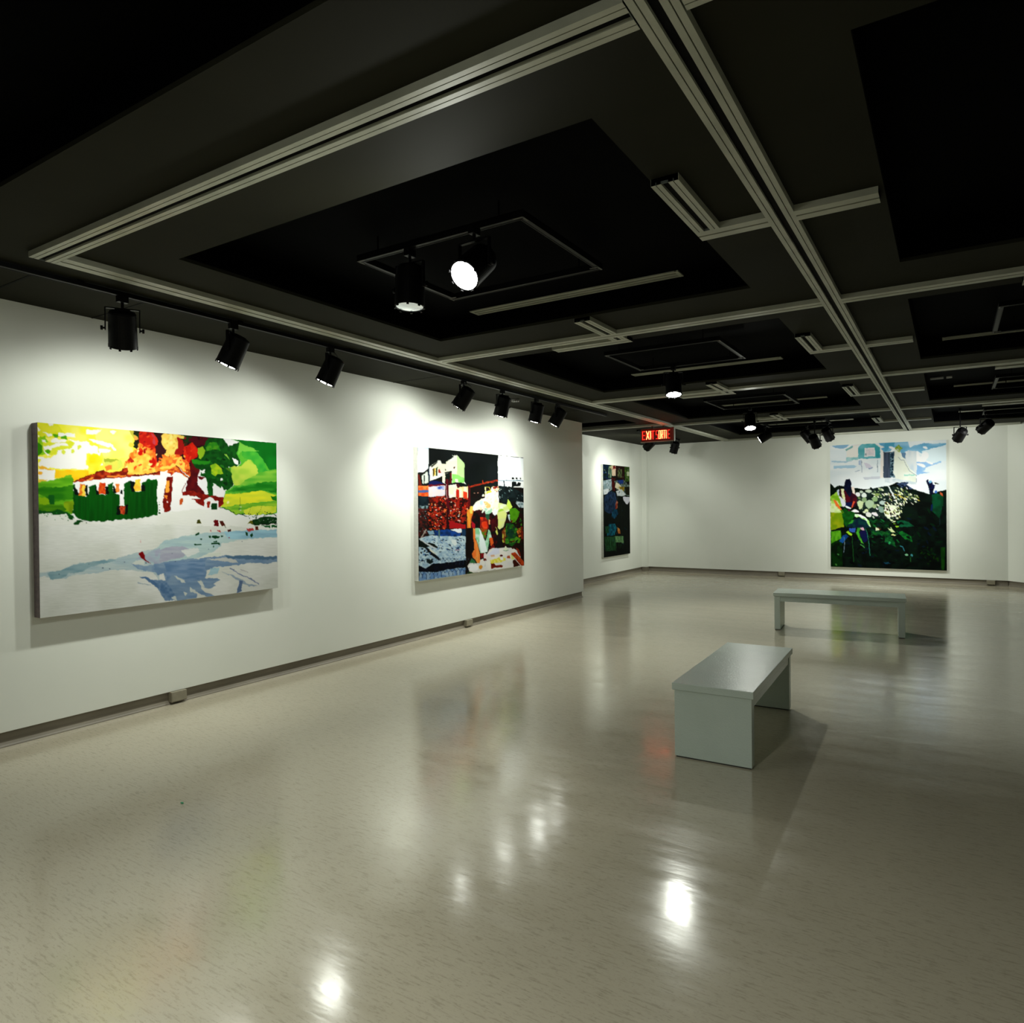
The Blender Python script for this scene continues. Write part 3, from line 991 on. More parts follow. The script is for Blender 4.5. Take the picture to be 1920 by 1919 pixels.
    # tree
    c.poly(Bq(520, 520, 700, 500, 640, 760, 770, 760, 740, 1040, 640, 1100, 470, 1000, 480, 800, 530, 740), '520c14', col2='6a1216', grain=6)
    c.poly(Bq(550, 520, 640, 490, 640, 330, 720, 310, 790, 170, 1010, 180, 1090, 310, 1100, 300, 1260, 240, 1240, 440, 1280, 560, 1200, 620, 1100, 600, 1170, 720, 1170, 900, 1090, 960, 1040, 960, 870, 860, 870, 1040, 790, 1040, 760, 760, 680, 740, 700, 660, 610, 620), '0c4a14', col2='16601c', grain=5)
    c.dabs(Bq(640, 500, 760, 330, 860, 220, 1000, 220, 1200, 480, 1260, 560, 1160, 860, 1080, 920, 880, 840, 800, 1000, 760, 620), 46, ['0a3c12', '1c6c20', '124f18', '2c7c24', '083410'], 1.2, 4.2, 20, 70, .55)
    c.poly(Bq(630, 320, 700, 310, 750, 370, 740, 420, 690, 500, 640, 440), '9cc42c')
    c.poly(Bq(760, 320, 820, 240, 920, 250, 990, 370, 930, 360, 870, 350, 760, 380), '58a024', col2='2f8a20', grain=4)
    c.poly(Bq(1030, 405, 1080, 420, 1115, 500, 1080, 480), '8ec04c')
    c.poly(Bq(560, 500, 720, 520, 850, 520, 800, 560, 720, 580, 560, 560), '2f8f22')
    c.poly(Bq(830, 590, 900, 560, 1000, 630, 1020, 720, 920, 720, 900, 750, 840, 720), 'b8d024', col2='8cbc28', grain=4)
    c.poly(Bq(1060, 620, 1160, 620, 1190, 650, 1130, 690), '4d7d20')
    for p in (Bq(1010, 180, 1125, 190, 1170, 240, 1160, 290, 1110, 290, 1095, 320, 1060, 250), Bq(1155, 460, 1240, 520, 1250, 580, 1200, 575, 1165, 520), Bq(690, 660, 750, 650, 745, 710, 715, 705),
              Bq(975, 790, 1010, 780, 1015, 820, 985, 830), Bq(640, 770, 700, 800, 760, 770, 790, 900, 800, 1020, 740, 1000, 640, 880), Bq(870, 880, 890, 870, 900, 930, 960, 940, 1000, 900, 1045, 960, 1010, 1050, 930, 1060, 880, 1000)):
        c.poly(p, 'f2f0f2')
    # right green sky
    c.poly(Bq(1135, 190, 1830, 245, 1850, 1310, 1700, 1330, 1300, 1330, 1050, 1240, 980, 1210, 1060, 980, 1180, 900, 1160, 720, 1110, 610, 1230, 610, 1290, 560, 1220, 440, 1260, 240), '4fae34', col2='63b83a', grain=16)
    c.poly(Bq(1170, 195, 1830, 245, 1830, 650, 1720, 660, 1560, 420, 1440, 330, 1260, 240), '0c6a1c', col2='127a22', grain=14)
    c.poly(Bq(1260, 250, 1360, 290, 1560, 370, 1300, 385, 1240, 440), '7cc44c')
    c.poly(Bq(1130, 610, 1290, 600, 1420, 480, 1560, 640, 1560, 760, 1400, 800, 1300, 880, 1180, 900, 1150, 740), 'a8cc4a', col2='c2d456', grain=10)
    c.poly(Bq(1290, 380, 1520, 380, 1620, 500, 1700, 700, 1560, 700, 1470, 510, 1330, 480), '38a43a', col2='55b43c', grain=8)
    c.poly(Bq(1560, 700, 1830, 660, 1830, 830, 1500, 850, 1250, 900, 1400, 790), '8ac044', col2='60b038', grain=9, gx=18, gy=5)
    c.poly(Bq(1180, 920, 1300, 910, 1500, 860, 1830, 825, 1830, 1010, 1620, 960, 1400, 980, 1200, 980, 1090, 980), '1c7a1c', col2='38962c', grain=9, gx=18, gy=4)
    c.poly(Bq(1060, 1010, 1300, 1010, 1480, 970, 1640, 970, 1830, 1040, 1830, 1130, 1500, 1150, 1200, 1180, 1060, 1220, 980, 1210), 'e6e436', col2='c9d83c', grain=9, gx=16, gy=5)
    c.poly(Bq(1740, 1060, 1830, 1050, 1830, 1130, 1770, 1120), '1f7a1c')
    c.poly(Bq(1060, 1220, 1300, 1170, 1830, 1140, 1830, 1200, 1500, 1220, 1300, 1330, 1200, 1320), '72b430', col2='9cc83a', grain=6, gx=16, gy=4)
    c.poly(Bq(1500, 1200, 1830, 1200, 1830, 1300, 1560, 1330, 1340, 1330, 1350, 1260), 'c4d838', col2='dce04a', grain=8)
    # house
    c.poly(A(590, 1010, 700, 990, 1920, 860, 1920, 1520, 1870, 1520, 1700, 1540, 1060, 1610, 600, 1600, 580, 1450), 'f4f2f2')
    c.poly(Bq(0, 700, 200, 670, 330, 700, 380, 700, 490, 780, 480, 870, 420, 1000, 540, 1040, 700, 1080, 740, 1200, 800, 1100, 960, 1140, 960, 1250, 640, 1500, 0, 1400), 'f4f2f2')
    c.poly(A(600, 1040, 660, 1200, 780, 1230, 820, 1200, 830, 1070, 920, 1040, 960, 1150, 980, 1200, 1120, 1200, 1110, 1040, 1190, 1010, 1200, 1140, 1230, 1185, 1290, 1200, 1300, 1370, 1370, 1370, 1360, 1030, 1450, 985, 1500, 1000, 1500, 1150, 1660, 1160, 1660, 1010, 1740, 960, 1870, 960, 1885, 1520, 1790, 1530, 1700, 1550, 1480, 1580, 1280, 1580, 1060, 1610, 820, 1610, 650, 1570, 580, 1470, 585, 1050), '07500c', col2='085c10', grain=6, gx=2.5, gy=30)
    c.poly(A(1500, 1160, 1640, 1160, 1640, 1010, 1740, 1000, 1870, 1000, 1880, 1500, 1500, 1560), '04480a', col2='07560e', grain=6, gx=2.5, gy=30)
    for p in (A(590, 1060, 670, 1190, 680, 1215, 620, 1210, 595, 1130), A(770, 1050, 805, 1040, 805, 1215, 770, 1215), A(925, 1060, 985, 1160, 985, 1200, 935, 1195), A(1080, 1080, 1125, 1080, 1120, 1195, 1080, 1195),
              A(1200, 1050, 1235, 1120, 1240, 1180, 1205, 1175), A(1310, 1130, 1345, 1115, 1340, 1185, 1310, 1180), A(1460, 980, 1520, 1000, 1530, 1155, 1470, 1150), A(1620, 1060, 1680, 1040, 1680, 1150, 1620, 1155),
              A(1250, 1370, 1320, 1370, 1320, 1510, 1250, 1505), A(1380, 1365, 1420, 1360, 1415, 1505, 1380, 1505)):
        c.poly(p, '08130c')
    for p, a_, b_ in ((A(680, 1040, 770, 1040, 765, 1220, 665, 1220), 'd8541c', 'f4a83c'), (A(980, 1015, 1070, 1005, 1085, 1190, 980, 1190), 'cc3a14', 'e0641c'), (A(1240, 1025, 1290, 1025, 1295, 1170, 1235, 1170), 'dc7430', 'f09848'),
                      (A(1515, 965, 1610, 965, 1620, 1140, 1525, 1145), 'f8bc40', 'fbd84a'), (A(1305, 1375, 1380, 1375, 1375, 1500, 1310, 1500), 'a83218', 'd45c34')):
        c.poly(p, a_, col2=b_, grain=4)
    c.poly(A(720, 1050, 765, 1050, 765, 1215, 725, 1215), 'f8d850')
    # roof
    c.poly(A(575, 1000, 760, 920, 1040, 820, 1130, 860, 1330, 830, 1350, 780, 1410, 790, 1420, 880, 1450, 890, 1700, 880, 1920, 830, 1920, 880, 1700, 900, 1420, 925, 1200, 940, 1000, 965, 760, 985, 600, 1010), '7a1c0c', col2='c2441c', grain=4, gx=6, gy=3)
    c.poly(A(800, 960, 870, 930, 910, 940, 870, 970, 800, 975), 'f4a040')
    c.poly(A(1100, 905, 1400, 890, 1400, 915, 1100, 930), 'ea8a38')
    c.line(A(575, 1000, 760, 918, 900, 870, 1040, 815), .9, '3c0c08')
    c.line(A(1500, 905, 1720, 890, 1920, 835), 1.0, '4c0e0a')
    # gable
    c.poly(Bq(180, 690, 210, 655, 330, 600, 480, 760, 500, 790, 360, 700, 310, 690, 230, 760, 240, 720), 'b83418', col2='f09038', grain=3)
    c.line(Bq(320, 598, 400, 680, 490, 770), .9, '3a0c08')
    c.poly(Bq(180, 780, 270, 760, 250, 900, 260, 1090, 240, 1180, 230, 1280, 140, 1290, 120, 1130, 130, 1050, 150, 960), '6a100e', col2='8a2014', grain=4)
    c.poly(Bq(165, 830, 215, 820, 215, 1000, 160, 1005), 'f5ac40')
    c.poly(Bq(135, 1030, 185, 1035, 185, 1100, 140, 1080), 'f09038')
    c.blob(*Bq(192, 1145)[0], 1.8, 1.8, 'f2d0d0')
    c.poly(Bq(375, 1070, 415, 1085, 405, 1175, 375, 1175), 'c85820')
    c.poly(Bq(480, 980, 560, 960, 740, 1030, 860, 1040, 1020, 1060, 1020, 1170, 960, 1220, 960, 1130, 820, 1060, 740, 1100, 740, 1200, 690, 1190, 600, 1110, 540, 1100, 700, 1080, 610, 1050, 420, 1030, 400, 990), '7a1410', col2='9c2416', grain=4)
    c.poly(Bq(845, 1160, 940, 1150, 940, 1245, 845, 1245), '0b4018')
    c.poly(Bq(785, 1130, 830, 1130, 815, 1220, 785, 1220), 'a02c1c')
    c.line(Bq(460, 860, 400, 1000), .9, '6a1c14')
    for k in range(5):
        c.blob(*Bq(70, 1135 + 42 * k)[0], .5 + .25 * k, .5 + .22 * k, '20401c')
    # snow field
    c.poly(A(40, 1500, 120, 1490, 260, 1480, 300, 1510, 480, 1490, 540, 1570, 700, 1600, 800, 1630, 1060, 1612, 1480, 1585, 1880, 1530, 1920, 1530, 1920, 1900, 40, 1900), 'eeeeea', col2='e6e7e0', grain=30)
    c.poly(Bq(40, 1340, 120, 1300, 240, 1290, 640, 1240, 960, 1250, 1060, 1250, 1200, 1350, 1300, 1340, 1400, 1400, 1850, 1480, 1850, 1600, 0, 1600), 'eeeeea', col2='e8e9e2', grain=30)
    c.poly([(60, 986), (180, 984), (290, 984), (530, 992), (530, 1170), (60, 1170)], 'e9eae6', col2='dfe1da', grain=34)
    c.dabs(A(50, 1480, 620, 1480, 620, 1620, 300, 1600), 22, ['1d6a26', '2c8a34', '14501c'], .4, 1.5)
    c.poly(A(590, 1650, 650, 1600, 730, 1600, 700, 1630, 660, 1660), '0f4a16')
    c.line(A(700, 1620, 780, 1590, 800, 1650), .7, '142c14')
    # hedge right
    c.dabs(Bq(1300, 1300, 1500, 1310, 1700, 1260, 1700, 1340, 1500, 1400, 1380, 1390), 26, ['0e3c18', '143018', '1c5420'], .8, 2.2)
    c.poly(Bq(1480, 1420, 1600, 1370, 1720, 1360, 1840, 1370, 1840, 1460, 1560, 1490, 1450, 1480), '0a3214', col2='1c4a20', grain=3)
    c.line(Bq(1600, 1380, 1740, 1300, 1840, 1350), .8, '0c1c10')
    c.line(Bq(1560, 1490, 1840, 1465), 1.0, '0a140c')
    c.dabs(Bq(1500, 1400, 1840, 1390, 1840, 1450, 1550, 1470), 12, ['d8dcd8', 'b8c4bc'], .5, 1.3)
    c.poly(Bq(1755, 1495, 1840, 1485, 1840, 1525, 1760, 1525), '0f5a24')
    c.poly(Bq(1600, 1500, 1735, 1490, 1735, 1525, 1690, 1525), '14602a')
    c.line(Bq(980, 1225, 1100, 1245, 1220, 1320, 1330, 1335, 1380, 1360), 1.0, '123c14')
    c.line(Bq(1280, 960, 1280, 1180), .4, '70902c')
    for q in (1440, 1600):
        c.line(Bq(q + 10, 1180, q - 20, 1300), .35, '4a7424')
    for q in (0, 1, 2, 3):
        c.blob(*Bq(1270 + 22 * (q % 2), 1190 + 26 * q)[0], 1.6, 1.1, 'c9dcc0' if q % 2 else '3c7048')
    c.blob(*Bq(1090, 1145)[0], 2.6, 2.6, 'f4f0a0')
    # people in the snow
    for p, col in ((Bq(620, 1455, 640, 1410, 680, 1400, 705, 1455), '4a4c18'), (Bq(870, 1430, 900, 1410, 950, 1410, 955, 1500, 890, 1500, 905, 1460), '701218'), (Bq(975, 1420, 1030, 1420, 1060, 1490, 1000, 1495), '5a2418'),
                   (Bq(1100, 1550, 1140, 1550, 1135, 1600, 1100, 1600), '5c2018'), (Bq(1390, 1560, 1420, 1535, 1475, 1545, 1475, 1575, 1400, 1585), 'a01830'), (Bq(1500, 1500, 1560, 1510, 1560, 1590, 1510, 1600), '5c2c18'),
                   (Bq(1400, 1470, 1440, 1420, 1480, 1430, 1480, 1470), '6a6a18'), (D(1105, 110, 1140, 110, 1140, 155, 1105, 155), '4c2018'), (D(1500, 110, 1560, 110, 1555, 180, 1510, 180), '6a2c1c'), (D(1500, 185, 1545, 180, 1550, 245, 1515, 245), '8c1c30'),
                   ):
        c.poly(p, col)
    c.line(Bq(1040, 1480, 1080, 1525), .7, '3c4020')
    # road
    c.poly(Cq(75, 785, 390, 740, 700, 625, 1240, 570, 1560, 475, 1900, 400, 1920, 395, 1920, 900, 1820, 780, 1400, 740, 1250, 740, 860, 790, 560, 810, 500, 870, 330, 880, 170, 830, 75, 850), 'b4c8d0', col2='c4d2d4', grain=12, gx=26, gy=5)
    c.poly(Cq(200, 780, 400, 735, 700, 640, 850, 610, 1240, 575, 1240, 600, 900, 680, 760, 750, 540, 790, 430, 870, 330, 885, 240, 870), '86a8b4', col2='9cb8c0', grain=9, gx=20, gy=4)
    c.poly(Cq(1480, 640, 1560, 600, 1700, 600, 1690, 660, 1560, 660), 'dde2dc')
    c.poly(D(0, 420, 150, 280, 600, 180, 1000, 145, 1840, 110, 1840, 230, 1300, 270, 1000, 320, 1000, 350, 860, 460, 640, 540, 300, 600, 0, 650), 'b4ccd2', col2='c0d6d6', grain=12, gx=26, gy=6)
    c.poly(D(1050, 145, 1840, 115, 1840, 225, 1350, 250, 1100, 260), 'a8d0e0', col2='98c0d4', grain=8, gx=26, gy=4)
    c.poly(D(0, 430, 260, 360, 420, 360, 520, 400, 440, 520, 200, 580, 0, 640), 'b0b0c4', col2='bcc0cc', grain=8, gx=20, gy=5)
    c.poly(D(390, 420, 640, 380, 690, 440, 500, 525, 450, 480), 'e2e6e4')
    c.poly(D(720, 510, 800, 470, 1000, 450, 980, 500, 740, 535), 'e0e6dc')
    c.poly(Cq(75, 0, 120, 0, 110, 40, 75, 40), 'e0e2da')
    c.poly(Cq(1560, 570, 1750, 470, 1925, 400, 1925, 640, 1700, 600), 'b4b8cc', col2='b4c4d0', grain=6)
    c.poly(Cq(1480, 640, 1700, 680, 1925, 640, 1925, 790, 1780, 770, 1600, 730), '8aa4c0', col2='98b0c6', grain=6)
    # large shadow
    c.poly(D(0, 640, 160, 600, 420, 560, 760, 540, 1060, 500, 1400, 500, 1840, 520, 1840, 600, 1640, 630, 1500, 605, 1200, 650, 900, 680, 780, 720, 760, 840, 940, 840, 990, 860, 900, 930, 930, 960, 830, 990, 700, 960, 760, 1060, 920, 1110, 830, 1120, 720, 1090, 520, 960, 540, 1040, 660, 1070, 640, 1140, 360, 1180, 160, 1160, 60, 1000, 0, 930, 0, 860, 180, 860, 140, 760, 60, 800, 0, 700), '7c98b8', col2='90a8c2', grain=8, gx=18, gy=4)
    c.poly(D(160, 620, 760, 560, 760, 800, 560, 900, 300, 780, 200, 860), '6f8fb4', col2='8aa4c4', grain=6, gx=16, gy=3)
    c.poly(D(1040, 505, 1400, 500, 1840, 520, 1840, 560, 1300, 560, 1100, 540), '5f7f9c')
    c.poly(D(760, 560, 1060, 530, 1200, 560, 1250, 600, 1180, 610, 1000, 580), 'd0d2d0')
    for p in (D(300, 790, 460, 870, 470, 920, 400, 900), D(110, 950, 170, 940, 240, 1010, 220, 1070, 150, 1060), D(520, 960, 640, 1040, 620, 1065, 545, 1040), D(440, 1040, 500, 1060, 480, 1100), D(230, 1080, 330, 1110, 360, 1180, 290, 1160), D(640, 880, 700, 870, 760, 970, 700, 960)):
        c.poly(p, 'd6dcd8')
    c.poly(Cq(1600, 850, 1700, 840, 1800, 890, 1920, 930, 1920, 1050, 1820, 960, 1700, 890), '5f80a8')
    c.line(Cq(1590, 945, 1680, 970, 1790, 985), 1.2, 'a8b8c4')
    c.poly(D(0, 860, 90, 1000, 160, 1160, 240, 1180, 300, 1080, 200, 900), '5c7ea6', col2='7c98ba', grain=4)
    c.poly(D(1000, 730, 1340, 870, 1400, 920, 1540, 950, 1480, 970, 1350, 930, 1180, 830), 'a8b8c8')
    c.line(D(1130, 690, 1300, 790, 1480, 870, 1570, 935), 1.8, '8894b4')
    c.line(D(1290, 700, 1400, 760), 1.4, 'b8b4bc')
    c.poly(D(1300, 880, 1340, 890, 1310, 1030, 1240, 1070, 1240, 1010), '6c82a4')
    c.poly(D(840, 690, 980, 690, 940, 770, 800, 800), 'b0d0dc')
    # patches on the road
    for p in (D(620, 180, 660, 155, 680, 190, 620, 210), D(680, 240, 710, 240, 700, 270, 680, 265), D(810, 205, 850, 215, 840, 245, 815, 230), D(860, 210, 920, 195, 985, 215, 970, 240, 860, 240), D(1000, 200, 1040, 205, 1000, 230),
              D(890, 280, 940, 275, 945, 300, 895, 300), D(855, 315, 980, 310, 980, 340, 860, 335), D(870, 355, 900, 360, 885, 390), D(590, 320, 630, 325, 690, 330, 700, 345, 600, 345), D(1360, 150, 1400, 160, 1400, 205, 1370, 195), D(1440, 180, 1475, 165, 1455, 225, 1440, 210)):
        c.poly(p, '0e4420')
    for p in (D(930, 115, 985, 120, 990, 150), D(840, 125, 865, 115, 845, 150), D(1105, 225, 1135, 225, 1120, 245), D(1385, 110, 1475, 95, 1475, 130, 1400, 140)):
        c.poly(p, 'c04848')
    c.line(Cq(1600, 285, 1625, 285, 1618, 320), .7, 'e09090')
    c.poly(Cq(1600, 465, 1650, 460, 1690, 510, 1700, 570, 1800, 650, 1740, 620, 1660, 580, 1620, 540), '8c1018')
    for x, y, r in ((835, 645, .9), (1045, 705, 1.3), (370, 795, 1.0), (1160, 730, 1.4), (1715, 632, .8), (1385, 620, .9)):
        c.blob(*Cq(x, y)[0], r, r * .8, '44586c')
    for x, y, r in ((260, 465, .8), (320, 592, .8), (820, 395, .8), (1318, 298, .9), (1190, 710, 1.0)):
        c.blob(*D(x, y)[0], r, r * .7, '405468')
    # brush relief tone in the snow
    t = (c.noise(3, 10, 1.3) - .5)[..., None] * .035
    low = ((c.Y0 > 985)[..., None]).astype(float)
    c.img = np.clip(c.img + t * low, 0, 1)
    return c.finish()


def paint_collage():
    c = Canvas(250, 290, [(783, 840), (979.5, 856.7), (982.7, 1061), (787.3, 1089.5)], 5, .55)
    A, Bq, Cq, D = crop(775, 835, 14.764), crop(875, 845, 15.99), crop(775, 955, 13.707), crop(875, 950, 14.765)
    G = crop(760, 820, 6.397)
    c.poly(G(140, 120, 1430, 230, 1430, 1600, 150, 1730), '1a1614')
    c.poly(A(120, 60, 420, 80, 420, 640, 330, 760, 120, 780), 'f2f6fa')
    c.poly(A(120, 60, 420, 80, 420, 130, 130, 190), 'cfe0f4')
    c.poly(A(415, 95, 1700, 180, 1700, 1150, 415, 1150), '0e1514', col2='121a1a', grain=20)
    c.poly(Bq(0, 60, 900, 130, 910, 1100, 0, 1100), '0d1615', col2='131a1c', grain=20)
    c.poly(Bq(905, 130, 1690, 200, 1700, 1100, 915, 1060), 'eef4f8', col2='fafbfb', grain=30)
    # ruined building
    c.poly(A(880, 480, 1100, 340, 1050, 280, 1110, 310, 1120, 280, 1150, 310, 1180, 280, 1390, 500, 1400, 1000, 1450, 1090, 1370, 1050, 1150, 1040, 1060, 1070, 1040, 760, 1020, 740, 870, 830, 870, 1080, 800, 1040, 800, 880, 440, 1010, 420, 640, 470, 600, 650, 480, 670, 440, 740, 450, 790, 530, 880, 540), 'f4f4ee', col2='f0f0d8', grain=10)
    c.poly(A(1190, 300, 1390, 500, 1400, 1000, 1230, 1040, 1190, 900, 1190, 560), 'c2e6a0', col2='ccecaa', grain=8)
    c.poly(A(1060, 800, 1200, 820, 1400, 920, 1400, 1040, 1230, 1040, 1220, 950, 1150, 950, 1150, 1040, 1065, 1070), '84d468', col2='98dc78', grain=8)
    for p, col in ((A(490, 600, 660, 480, 650, 510, 500, 630), '14140f'), (A(520, 680, 580, 640, 570, 880, 545, 890), '5c4418'), (A(575, 660, 605, 640, 600, 860, 575, 880), 'f0d050'), (A(610, 650, 660, 620, 650, 870, 610, 860), '203810'),
                   (A(690, 700, 720, 680, 770, 780, 690, 780), 'a83020'), (A(630, 950, 800, 880, 800, 1030, 640, 1000), '0e1210'), (A(870, 820, 1040, 750, 1050, 1090, 980, 1110, 880, 960), '0c1c14'), (A(1000, 780, 1045, 760, 1045, 1080, 1000, 1080), '601018'),
                   (A(850, 760, 1030, 710, 1060, 760, 960, 770, 860, 820), '2a2c2a'), (A(1090, 610, 1140, 600, 1120, 660, 1090, 650), '3c1414'), (A(865, 670, 885, 670, 885, 710, 865, 710), '0c0c0c'),
                   (A(420, 600, 440, 600, 460, 1000, 425, 1000), '183050'), (A(140, 820, 200, 780, 250, 820, 400, 690, 420, 800, 430, 1060, 250, 1100, 140, 1150), '181a16'), (A(240, 880, 400, 740, 420, 1060, 330, 1070, 270, 1090), 'd4dcd4'),
                   (A(300, 850, 325, 850, 325, 1090, 300, 1090), '14180f'), (A(140, 830, 180, 830, 250, 1120, 160, 1150), '6a2014'), (A(440, 1020, 600, 990, 760, 1030, 860, 1100, 600, 1110, 430, 1130), '14205a'),
                   (A(420, 1110, 860, 1090, 860, 1140, 420, 1170), '701424')):
        c.poly(p, col)
    # middle-left
    c.poly(A(150, 1140, 430, 1130, 420, 1260, 150, 1270), 'e8622c', col2='f09048', grain=3)
    c.poly(A(150, 1270, 420, 1250, 420, 1330, 150, 1340), '5468a0')
    c.poly(A(150, 1340, 440, 1330, 440, 1450, 150, 1420), 'd84c24', col2='f07c34', grain=3)
    c.poly(A(150, 1430, 430, 1430, 420, 1690, 150, 1700), '0e1c24', col2='1c3038', grain=5)
    c.poly(A(150, 1690, 420, 1690, 430, 1919, 150, 1919), '98b4bc', col2='1a2424', grain=3)
    c.poly(A(420, 1170, 880, 1120, 880, 1500, 600, 1480, 430, 1440), 'ecdcdc', col2='e0dce8', grain=5)
    c.poly(A(640, 1160, 860, 1150, 850, 1240, 650, 1230), '4060b8', col2='c0d0f0', grain=4)
    c.poly(A(960, 1130, 1170, 1080, 1180, 1500, 960, 1450), 'f2ead0', col2='fbf4ec', grain=7)
    c.poly(A(1170, 1070, 1300, 1160, 1500, 1140, 1500, 1510, 1180, 1510), 'f4d89c', col2='f8f0d8', grain=7, gx=4, gy=14)
    c.poly(A(1180, 1220, 1250, 1240, 1260, 1480, 1180, 1500), 'c82c1c')
    c.poly(A(1370, 1280, 1470, 1300, 1480, 1500, 1370, 1500), 'e04424')
    c.poly(A(1100, 1060, 1230, 1080, 1290, 1150, 1210, 1200, 1170, 1080), '501820')
    # leaves of flame
    fl = A(430, 1460, 620, 1430, 880, 1420, 960, 1500, 1100, 1440, 1500, 1480, 1560, 1480, 1560, 1919, 430, 1919)
    c.poly(fl, 'a42414', col2='2c0c0a', grain=4)
    fl2 = Cq(330, 0, 1340, 0, 1340, 350, 900, 330, 850, 500, 640, 540, 430, 540, 380, 300)
    c.poly(fl2, 'a82818', col2='200c0a', grain=4)
    c.dabs(fl, 150, ['e0481c', 'c4281c', 'f09048', 'f4d8c0', '280c0a', 'f0602c', '7c1810', '181408'], .7, 2.0)
    c.dabs(fl2, 190, ['e0481c', 'c4281c', 'f09048', 'f8e8e0', '1c0c0a', 'f0602c', '8c1c10', '141408'], .7, 2.0)
    c.poly(Cq(920, 300, 1340, 400, 1340, 500, 930, 500), 'b01c20')
    c.poly(Cq(150, 0, 330, 0, 370, 300, 370, 700, 150, 740), '1c1816', col2='5c2420', grain=4)
    c.dabs(Cq(150, 30, 340, 30, 350, 700, 150, 700), 26, ['8ca4ac', 'b8c8cc', 'a83028', '101c14'], .8, 1.6)
    c.poly(Cq(200, 740, 340, 520, 360, 540, 230, 750), 'b4a8a0')
    c.poly(A(880, 950, 960, 960, 1000, 1919, 930, 1919), '5c101c')
    c.line(A(900, 1100, 920, 1480), .9, 'f0d0d0')
    c.line(A(1520, 1100, 1530, 1800), 2.6, '4a0c12')
    c.line(Cq(880, 0, 880, 500), 3.0, '300c10')
    # right of centre: black night, red beams
    c.line(Bq(50, 1100, 300, 1030, 480, 990, 900, 880), 3.0, '9c3018')
    c.line(Bq(450, 890, 480, 990), 1.8, 'b83c1c')
    c.dabs(Bq(80, 1060, 900, 860, 900, 930, 80, 1110), 16, ['c8481c', '501020', 'd06030'], .7, 1.4)
    c.poly(Bq(100, 1110, 520, 1020, 520, 1430, 300, 1420, 120, 1400), '10140f', col2='1c100f', grain=6)
    for x in (215, 315):
        c.blob(*Bq(x, 1275)[0], 1.8, .9, 'b08070')
    c.line(Bq(60, 1080, 80, 1900), 2.4, '6a1018')
    # right: dark branches and sign
    c.line(Bq(920, 885, 1690, 890), 1.6, '7890a0')
    c.poly(Bq(920, 1040, 1060, 1060, 1200, 1080, 1330, 1080, 1420, 1140, 1700, 1290, 1700, 1540, 1450, 1470, 1330, 1520, 1180, 1640, 1050, 1540, 950, 1450), '101a1c', col2='1c2a2c', grain=5)
    c.dabs(Bq(930, 1060, 1300, 1080, 1690, 1350, 1500, 1460, 960, 1430), 34, ['b8ccd0', '7ca0a0', '0a1010', 'd8e4e4'], .5, 1.4)
    c.line(Bq(1080, 900, 1110, 1100), 2.2, '1c2630')
    c.poly(Bq(1330, 790, 1400, 790, 1400, 850, 1330, 850), '0c0f10')
    c.poly(Bq(1450, 795, 1505, 795, 1500, 860, 1450, 850), '0c0f10')
    c.poly(Bq(1560, 800, 1605, 805, 1600, 860, 1580, 850), '0c0f10')
    c.poly(Bq(1330, 920, 1450, 920, 1480, 1000, 1520, 930, 1600, 970, 1590, 1050, 1420, 1060, 1340, 1100), '12181a')
    c.line(Bq(1340, 1080, 1450, 1300), 2.4, '182224')
    c.poly(Bq(1480, 1490, 1700, 1560, 1700, 1720, 1560, 1700, 1440, 1560), 'c8d4d8', col2='6c8488', grain=3)
    # flare and leaves, woman at the table
    c.poly(Bq(530, 1090, 700, 1080, 920, 1080, 940, 1500, 960, 1919, 560, 1919, 400, 1800, 330, 1850, 100, 1780, 250, 1560, 420, 1450, 530, 1420), 'f6f4e0', col2='fbf8f0', grain=6)
    c.poly(Bq(560, 1230, 700, 1180, 720, 1080, 560, 1100), '2c1c10')
    c.poly(Bq(740, 1070, 930, 1060, 900, 1250, 800, 1200), 'f0c8a0', col2='801c18', grain=3)
    c.line(Bq(540, 1300, 545, 1090, 650, 1090, 700, 1200), 1.2, 'e8e060')
    c.poly(Bq(560, 1240, 690, 1190, 740, 1230, 580, 1300), 'd8e850')
    c.poly(Bq(480, 1520, 600, 1540, 700, 1640, 680, 1760, 560, 1700), 'f8b068', col2='f8d088', grain=5)
    c.poly(Bq(380, 1500, 470, 1500, 460, 1660, 390, 1640), 'c8e0e8')
    c.poly(Bq(940, 1560, 1180, 1620, 1330, 1700, 1270, 1850, 1260, 1919, 920, 1919, 930, 1700), 'eef4e4', col2='d8e890', grain=6)
    c.poly(Bq(1210, 1440, 1290, 1540, 1350, 1690, 1270, 1780, 1190, 1640), 'd4ec68')
    c.poly(D(0, 80, 180, 100, 150, 300, 100, 600, 0, 600), 'f0a83c', col2='e0782c', grain=4, gx=3, gy=14)
    c.poly(D(70, 0, 160, 0, 150, 200, 80, 200), 'e8d05c')
    c.poly(D(180, 130, 350, 80, 480, 110, 500, 240, 640, 170, 700, 160, 740, 240, 700, 380, 620, 420, 600, 520, 640, 640, 820, 800, 820, 1130, 700, 1130, 560, 640, 330, 600, 100, 620, 130, 300), '14100f', col2='3c0c12', grain=5)
    c.poly(D(480, 40, 690, 60, 680, 160, 600, 200, 500, 200), 'a8d8b4', col2='b4dcc8')
    c.poly(D(500, 210, 600, 200, 610, 340, 560, 390, 490, 300), '2c5c40')
    c.poly(D(690, 60, 850, 60, 830, 210, 760, 260, 700, 200), 'f0f0f8')
    c.poly(D(640, 420, 840, 220, 860, 600, 700, 700), '501418', col2='380c10', grain=4)
    c.poly(D(100, 600, 100, 1919, 0, 1919, 0, 600), '120a08', col2='201008')
    c.poly(D(130, 400, 220, 500, 220, 600, 130, 600), 'b0182c')
